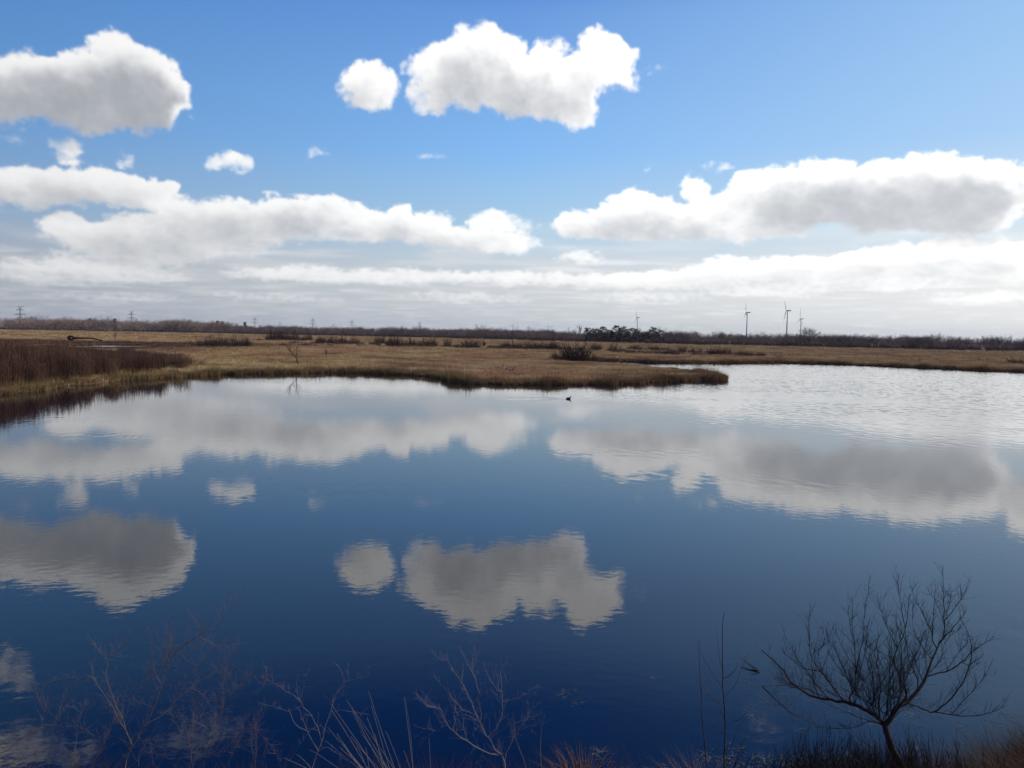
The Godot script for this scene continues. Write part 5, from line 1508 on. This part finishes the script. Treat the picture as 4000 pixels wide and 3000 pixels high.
func make_birds() -> void:
	var m := mat("plumage", Color.WHITE, 0.7)
	var horn := mat("bill", lin(0.7, 0.66, 0.6), 0.5, false)
	var black := Color(0.012, 0.012, 0.014)
	var coot: Node3D
	for k in 2:
		var o: Node3D
		if k == 0:
			o = thing("coot", Vector3(5.3, 0, -71.7))
			var s := Shape.new()
			var g := Color(0.018, 0.018, 0.02)
			s.body([[Vector3(-0.22, 0.075, 0), 0.005, 0.005, g], [Vector3(-0.18, 0.07, 0), 0.04, 0.03, g], [Vector3(-0.1, 0.05, 0), 0.09, 0.08, g], [Vector3(0.0, 0.045, 0), 0.105, 0.1, g], [Vector3(0.09, 0.06, 0), 0.08, 0.085, g], [Vector3(0.135, 0.11, 0), 0.045, 0.05, black], [Vector3(0.15, 0.16, 0), 0.032, 0.035, black], [Vector3(0.165, 0.2, 0), 0.036, 0.036, black], [Vector3(0.195, 0.215, 0), 0.03, 0.032, black], [Vector3(0.215, 0.212, 0), 0.004, 0.004, black]], 10)
			part("body", s.mesh(m), o)
			s = Shape.new()
			s.body([[Vector3(0.205, 0.222, 0), 0.013, 0.02], [Vector3(0.225, 0.205, 0), 0.009, 0.011], [Vector3(0.245, 0.195, 0), 0.001, 0.001]], 6)
			part("bill", s.mesh(horn), o)
			coot = o
		else:
			o = copy(coot)
			o.position = Vector3(43.1, 0, -164.6)
			o.rotation.y = PI
		o.scale = Vector3.ONE * 1.15
		tag(o, ["black coot swimming right on the open water before the peninsula", "small black coot swimming near the far bank of the channel"][k], "bird", "coots on the pond")
	var spec := [["goose", Vector3(-1.0, 0, -112.0), 2.9, Color(0.03, 0.022, 0.018), Color(0.62, 0.58, 0.52), Color(0.30, 0.24, 0.18), "goose with dark neck and white breast on the peninsula grass"], ["goose", Vector3(-0.1, 0, -111.6), 0.3, Color(0.12, 0.07, 0.045), Color(0.13, 0.09, 0.06), Color(0.10, 0.07, 0.05), "dark brown goose lying right behind the white-breasted goose"], ["white_bird", Vector3(21.9, 0, -157.7), 3.3, Color(0.72, 0.71, 0.68), Color(0.75, 0.74, 0.7), Color(0.6, 0.59, 0.56), "white bird standing on the peninsula's back edge by the channel"], ["white_bird", Vector3(24.8, 0, -182.6), 1.2, Color(0.68, 0.66, 0.62), Color(0.7, 0.68, 0.64), Color(0.5, 0.48, 0.45), "white bird at the narrow inner end of the channel"]]
	for b in spec:
		var at: Vector3 = b[1]
		var lying: bool = b[3].r > 0.1 and b[3].r < 0.2
		at.y = ground_at(at.x, at.z) + (0.28 if not lying else 0.12)
		var o := thing(b[0], at, b[2])
		var s := Shape.new()
		var lift := 0.0 if lying else 0.12
		s.body([[Vector3(-0.42, 0.22, 0), 0.01, 0.01, b[5]], [Vector3(-0.34, 0.2, 0), 0.06, 0.05, b[5]], [Vector3(-0.2, 0.17, 0), 0.13, 0.13, b[5]], [Vector3(0.0, 0.16, 0), 0.16, 0.16, b[5]], [Vector3(0.14, 0.19, 0), 0.14, 0.15, b[4]], [Vector3(0.24, 0.28, 0), 0.08, 0.09, b[4]], [Vector3(0.28, 0.38 + lift * 0.4, 0), 0.045, 0.05, b[3]], [Vector3(0.29, 0.48 + lift * 0.8, 0), 0.04, 0.042, b[3]], [Vector3(0.31, 0.55 + lift, 0), 0.045, 0.05, b[3]], [Vector3(0.37, 0.57 + lift, 0), 0.038, 0.04, b[3]], [Vector3(0.41, 0.565 + lift, 0), 0.006, 0.006, b[3]]], 10)
		part("body", s.mesh(m), o)
		s = Shape.new()
		s.body([[Vector3(0.395, 0.57 + lift, 0), 0.02, 0.026], [Vector3(0.43, 0.56 + lift, 0), 0.014, 0.014], [Vector3(0.46, 0.55 + lift, 0), 0.002, 0.002]], 6)
		part("bill", s.mesh(horn), o)
		if not lying:
			for q in [-0.06, 0.06]:
				s = Shape.new()
				s.tube(PackedVector3Array([Vector3(0.0, 0.06, q), Vector3(0.02, -0.12, q), Vector3(0.0, -0.3, q)]), PackedFloat32Array([0.02, 0.012, 0.012]), 5)
				part("leg", s.mesh(horn), o)
		o.scale = Vector3.ONE * (1.2 if b[0] == "goose" else 0.85)
		tag(o, b[6], "bird")


# ---------------------------------------------------------------- the near bank
func limb_curve(a: Array) -> PackedVector3Array:
	var p := PackedVector3Array()
	for k in (a.size() - 1) / 3:
		p.append(Vector3(a[1 + k * 3], a[2 + k * 3], a[3 + k * 3]))
	if p.size() < 3:
		p.insert(1, p[0].lerp(p[1], 0.5))
	var out := PackedVector3Array()
	for k in p.size() - 1:
		for q in 3:
			out.append(p[k].cubic_interpolate(p[k + 1], p[maxi(k - 1, 0)], p[mini(k + 2, p.size() - 1)], q / 3.0))
	out.append(p[-1])
	return out

func twig(s: Shape, r: RandomNumberGenerator, p: Vector3, dir: Vector3, length: float, rad: float, level: int) -> void:
	var pts := PackedVector3Array([p])
	var rr := PackedFloat32Array([rad])
	var d := dir
	for k in 3:
		d = (d + Vector3(r.randf() - 0.5, r.randf() - 0.3, r.randf() - 0.5) * 0.34).normalized()
		pts.append(pts[-1] + d * length / 3.0)
		rr.append(rad * (1.0 - 0.28 * (k + 1)))
	var t := r.randf_range(0.75, 1.25)
	s.tube(pts, rr, 3, Color(t, t, t), 1.0, false)
	if level > 0:
		for k in r.randi() % 4:
			var f := r.randf_range(0.3, 2.9)
			var b := pts[int(f)].lerp(pts[int(f) + 1], f - int(f))
			twig(s, r, b, (d + Vector3(r.randf() - 0.5, r.randf() - 0.35, r.randf() - 0.5) * 1.7).normalized(), length * r.randf_range(0.35, 0.6), rad * 0.75, level - 1)

# a plant from its traced limbs: thick limbs are parts, the rest is one part of twigs
func make_plant(called: String, limbs: Array, m: Material, from_radius: float, first_name: String, limb_name: String, density: float, reach: float, up: float, sd: int, label: String, category: String, slim := 1.0, fine := 1.0) -> Node3D:
	var r := RandomNumberGenerator.new()
	r.seed = sd
	var foot := Vector3(limbs[0][1], limbs[0][2], limbs[0][3])
	var o := thing(called, foot)
	var rest := Shape.new()
	for k in limbs.size():
		var rad: float = limbs[k][0] * slim
		var pts := limb_curve(limbs[k])
		for q in pts.size():
			pts[q] -= foot
			if q > 1 and rad < 0.03:
				pts[q] += Vector3(r.randf() - 0.5, r.randf() - 0.5, r.randf() - 0.5) * 0.014
		var radii := PackedFloat32Array()
		var whole := 0.0
		for q in pts.size():
			var f := float(q) / (pts.size() - 1)
			radii.append(maxf(0.0014 * fine, rad * (1.0 - (0.28 if rad > 0.04 else 0.8) * f) * r.randf_range(0.92, 1.08)))
			if q:
				whole += pts[q].distance_to(pts[q - 1])
		var own := rest
		if k == 0 or limbs[k][0] >= from_radius:
			own = Shape.new()
		var t := r.randf_range(0.8, 1.2)
		own.tube(pts, radii, 9 if rad > 0.02 else 6 if rad > 0.007 else 4, Color(t, t, t), 1.0, k == 0)
		if rad < 0.04:
			for q in int(whole * density):
				var u := r.randf_range(0.12, 0.97)
				var f := u * (pts.size() - 1.01)
				var b := pts[int(f)].lerp(pts[int(f) + 1], f - int(f))
				var along := (pts[int(f) + 1] - pts[int(f)]).normalized()
				var dir := (along * 0.55 + Vector3(r.randf() - 0.5, (r.randf() - 0.5) + up, r.randf() - 0.5) * 1.5).normalized()
				twig(own, r, b, dir, reach * r.randf_range(0.3, 1.1) * (1.25 - 0.7 * u), r.randf_range(0.0014, 0.0024) * fine, 1)
		if own != rest:
			part(first_name if k == 0 else limb_name, own.mesh(m), o)
	if rest.v.size():
		part("twigs", rest.mesh(m), o)
	tag(o, label, category)
	return o

func make_near_plants() -> void:
	var bark := mat("willow_bark", Color.WHITE, 0.85)
	bark.albedo_texture = noise_texture(0.03, lin(0.022, 0.016, 0.015), lin(0.085, 0.064, 0.056), 512, 5, 13)
	bark.uv1_triplanar = true
	bark.uv1_scale = Vector3.ONE * 6.0
	make_plant("willow_tree", WILLOW, bark, 0.0085, "trunk", "branch", 30.0, 0.34, 0.3, 201, "dark bare willow with a forked trunk at the lower right", "tree", 1.0, 1.0)
	var pale := mat("pale_twigs", lin(0.25, 0.225, 0.23), 0.75)
	make_plant("bare_shrub", PALE_SHRUB, pale, 0.0085, "stem", "branch", 26.0, 0.24, 0.2, 202, "pale bare shrub at the lower middle, before dark water", "shrub", 0.6, 0.65)
	make_plant("bare_shrub", THIN_SHRUB, pale, 0.0075, "stem", "branch", 9.0, 0.18, 0.2, 203, "sparse pale shrub with arching twigs behind the leaning reeds", "shrub", 0.55, 0.75)
	var left := mat("left_twigs", lin(0.15, 0.125, 0.128), 0.8)
	make_plant("bare_shrub", LEFT_THICKET, left, 0.0085, "stem", "branch", 44.0, 0.27, 0.12, 204, "tangled bare shrub with pale twigs at the lower left", "shrub", 0.55, 0.65)
	var young := mat("sapling_bark", lin(0.055, 0.045, 0.045), 0.8)
	make_plant("bare_sapling", SAPLING_A, young, 0.009, "stem", "branch", 0.8, 0.12, 0.2, 205, "taller of two straight thin saplings left of the willow", "sapling")
	make_plant("bare_sapling", SAPLING_B, young, 0.009, "stem", "branch", 0.8, 0.1, 0.2, 206, "shorter of two straight thin saplings left of the willow", "sapling")
	# reed stems that lean left out of one root
	var straw := mat("straw", lin(0.30, 0.265, 0.23), 0.7)
	straw.backlight_enabled = true
	straw.backlight = Color(0.3, 0.3, 0.28)
	var foot := Vector3(REEDS[0][1], REEDS[0][2], REEDS[0][3])
	var o := thing("reed_clump", foot)
	for k in REEDS.size():
		var pts := limb_curve(REEDS[k])
		var radii := PackedFloat32Array()
		for q in pts.size():
			pts[q] += Vector3(0, 0, 0.012) * sin(q * 1.3 + k) - foot
			radii.append(lerpf(0.003, 0.0012, float(q) / pts.size()))
		var s := Shape.new()
		var t := rng.randf_range(0.75, 1.15)
		s.tube(pts, radii, 4, Color(t, t, t * 0.97))
		part("stem", s.mesh(straw), o)
	tag(o, "clump of straight pale reed stems leaning left at the lower middle", "reeds")
	# rank grass on the bank
	var gm := mat("bank_grass", Color.WHITE, 0.85)
	gm.backlight_enabled = true
	gm.backlight = Color(0.4, 0.4, 0.4)
	var t1 := tuft(110, 0.17, 0.9, 0.006, gm, 301, 6)
	var places: Array = []
	var tints := PackedColorArray()
	for k in 5200:
		var x := rng.randf_range(-9.5, 12.5)
		var z := rng.randf_range(-12.5, -7.6)
		var s := shore(x, z)
		if s < -0.04 or s > 2.6 or x < 5.7 and s < 1.5:
			continue
		var h := rng.randf_range(0.16, 0.34)
		if x > 5.1:
			h *= 0.8 + 1.1 * smooth(5.8, 7.2, x) * (1.0 + 0.5 * rough.get_noise_2d(x * 12.0, z * 12.0))
		var y := ground_height(x, z, s)
		if x < 5.0 and s < 0.5:
			h *= 0.6
		places.append(Transform3D(basis_for(rng.randf() * TAU, rng.randf_range(0.7, 1.3), h * 1.35, rng.randf_range(-0.2, 0.25)), Vector3(x, maxf(y, -0.02) - 0.02, z)))
		var c := Color(0.058, 0.042, 0.026).lerp(Color(0.10, 0.045, 0.02), smooth(-0.1, 0.4, rough.get_noise_2d(x * 9.0, z * 9.0)))
		tints.append(c * rng.randf_range(0.7, 1.25))
	tag(scatter("bank_grass", t1, places, tints), "rank brown grass on the near bank along the bottom edge", "grass")
	# dark undergrowth at the willow's foot
	var brush := wand_mesh(30, 305, mat("brush_twigs", Color.WHITE, 0.85), 0.006)
	places = []
	tints = PackedColorArray()
	for k in 110:
		var x := 4.4 + rng.randfn() * 0.6
		var z := rng.randf_range(-9.6, -8.4)
		var s := shore(x, z)
		places.append(Transform3D(basis_for(rng.randf() * TAU, rng.randf_range(0.4, 0.9), rng.randf_range(0.3, 1.0), rng.randf_range(-0.8, 0.8)), Vector3(x, ground_height(x, z, s) - 0.03, z)))
		tints.append(Color(0.035, 0.028, 0.026) * rng.randf_range(0.6, 1.4))
	tag(scatter("undergrowth", brush, places, tints), "dark tangle of bare undergrowth at the willow's foot", "undergrowth")
	# two tussocks that show above the bottom edge
	var tus := tuft(260, 0.2, 0.6, 0.007, gm, 302)
	for p in [[1.02, -9.75, 0.48, Color(0.19, 0.095, 0.036), "orange-brown grass tussock at the bottom, right of the pale shrub"], [2.55, -9.6, 0.5, Color(0.16, 0.12, 0.095), "grey-brown grass tuft around the feet of the two saplings"]]:
		var gt: StandardMaterial3D = gm.duplicate()
		gt.resource_name = "tussock_blades"
		gt.albedo_color = Color(p[3].r, p[3].g, p[3].b).linear_to_srgb()
		var mi := top("grass_tussock", tus, Vector3(p[0], maxf(ground_at(p[0], p[1]), -0.02), p[1]))
		mi.set_surface_override_material(0, gt)
		mi.scale = Vector3(1.3, p[2], 1.3)
		tag(mi, p[4], "grass tussock")
	# broken stem afloat left of the willow
	var wood := mat("wet_wood", lin(0.03, 0.026, 0.026), 0.6)
	make_plant("broken_branch", STICK, wood, 0.006, "stem", "branch", 0.0, 0.1, 0.0, 207, "forked dark twig afloat on the water left of the willow", "twig")
	# shreds of dead reed that drift in the shallows
	var shred := tuft(5, 0.6, 1.2, 0.09, mat("drift_reed", Color.WHITE, 0.6), 303)
	places = []
	tints = PackedColorArray()
	for k in 700:
		var q := rng.randf()
		var x := rng.randf_range(0.9, 8.5)
		var z := -10.2 - 3.2 * q * q
		if rough.get_noise_2d(x * 6.0, z * 14.0) < 0.14:
			continue
		places.append(Transform3D(basis_for(rng.randf() * TAU, rng.randf_range(0.07, 0.2), 0.012), Vector3(x, 0.004, z)))
		tints.append(Color(0.17, 0.17, 0.155) * rng.randf_range(0.4, 1.2))
	tag(scatter("drifting_reed", shred, places, tints), "pale shreds of dead reed adrift in the shallows by the willow", "debris")


# ---------------------------------------------------------------- the scene
func _ready() -> void:
	rng.seed = 2024
	rough.seed = 4
	rough.frequency = 0.06
	rough.fractal_octaves = 3
	var cam := Camera3D.new()
	cam.name = "camera"
	add_child(cam)
	cam.position = Vector3(0, 6.0, 0)
	cam.basis = Basis(Vector3.RIGHT, deg_to_rad(-3.74)) * Basis(Vector3.BACK, deg_to_rad(1.0))
	cam.fov = rad_to_deg(2.0 * atan(1500.0 / 3008.0))
	cam.near = 0.1
	cam.far = 40000.0
	cam.current = true
	var env := Environment.new()
	env.background_mode = Environment.BG_SKY
	env.sky = make_sky()
	env.background_energy_multiplier = 1.0
	env.tonemap_mode = Environment.TONE_MAPPER_LINEAR
	env.tonemap_exposure = 1.0
	env.sdfgi_enabled = true
	env.ssao_enabled = true
	env.ssil_enabled = true
	env.fog_enabled = true
	env.fog_density = 0.00004
	env.fog_light_color = Color(0.86, 0.9, 0.96)
	var we := WorldEnvironment.new()
	we.name = "environment"
	we.environment = env
	add_child(we)
	var sun := DirectionalLight3D.new()
	sun.name = "sun"
	sun.light_color = Color(1.0, 0.95, 0.87)
	sun.light_energy = 1.1
	sun.light_angular_distance = 0.5
	sun.shadow_enabled = true
	add_child(sun)
	var az := deg_to_rad(SUN_AZ)
	var el := deg_to_rad(SUN_EL)
	sun.look_at_from_position(Vector3(sin(az) * cos(el), sin(el), -cos(az) * cos(el)) * 50.0, Vector3.ZERO)
	print("sky done ", Time.get_ticks_msec())
	make_ground()
	make_water()
	print("land done ", Time.get_ticks_msec())
	make_wood()
	make_single_trees()
	make_turbines()
	make_pylons()
	print("far things done ", Time.get_ticks_msec())
	make_grass()
	make_thicket()
	make_bushes()
	print("grass done ", Time.get_ticks_msec())
	make_sculpture()
	make_deadwood()
	make_birds()
	make_near_plants()
	print("all done ", Time.get_ticks_msec())
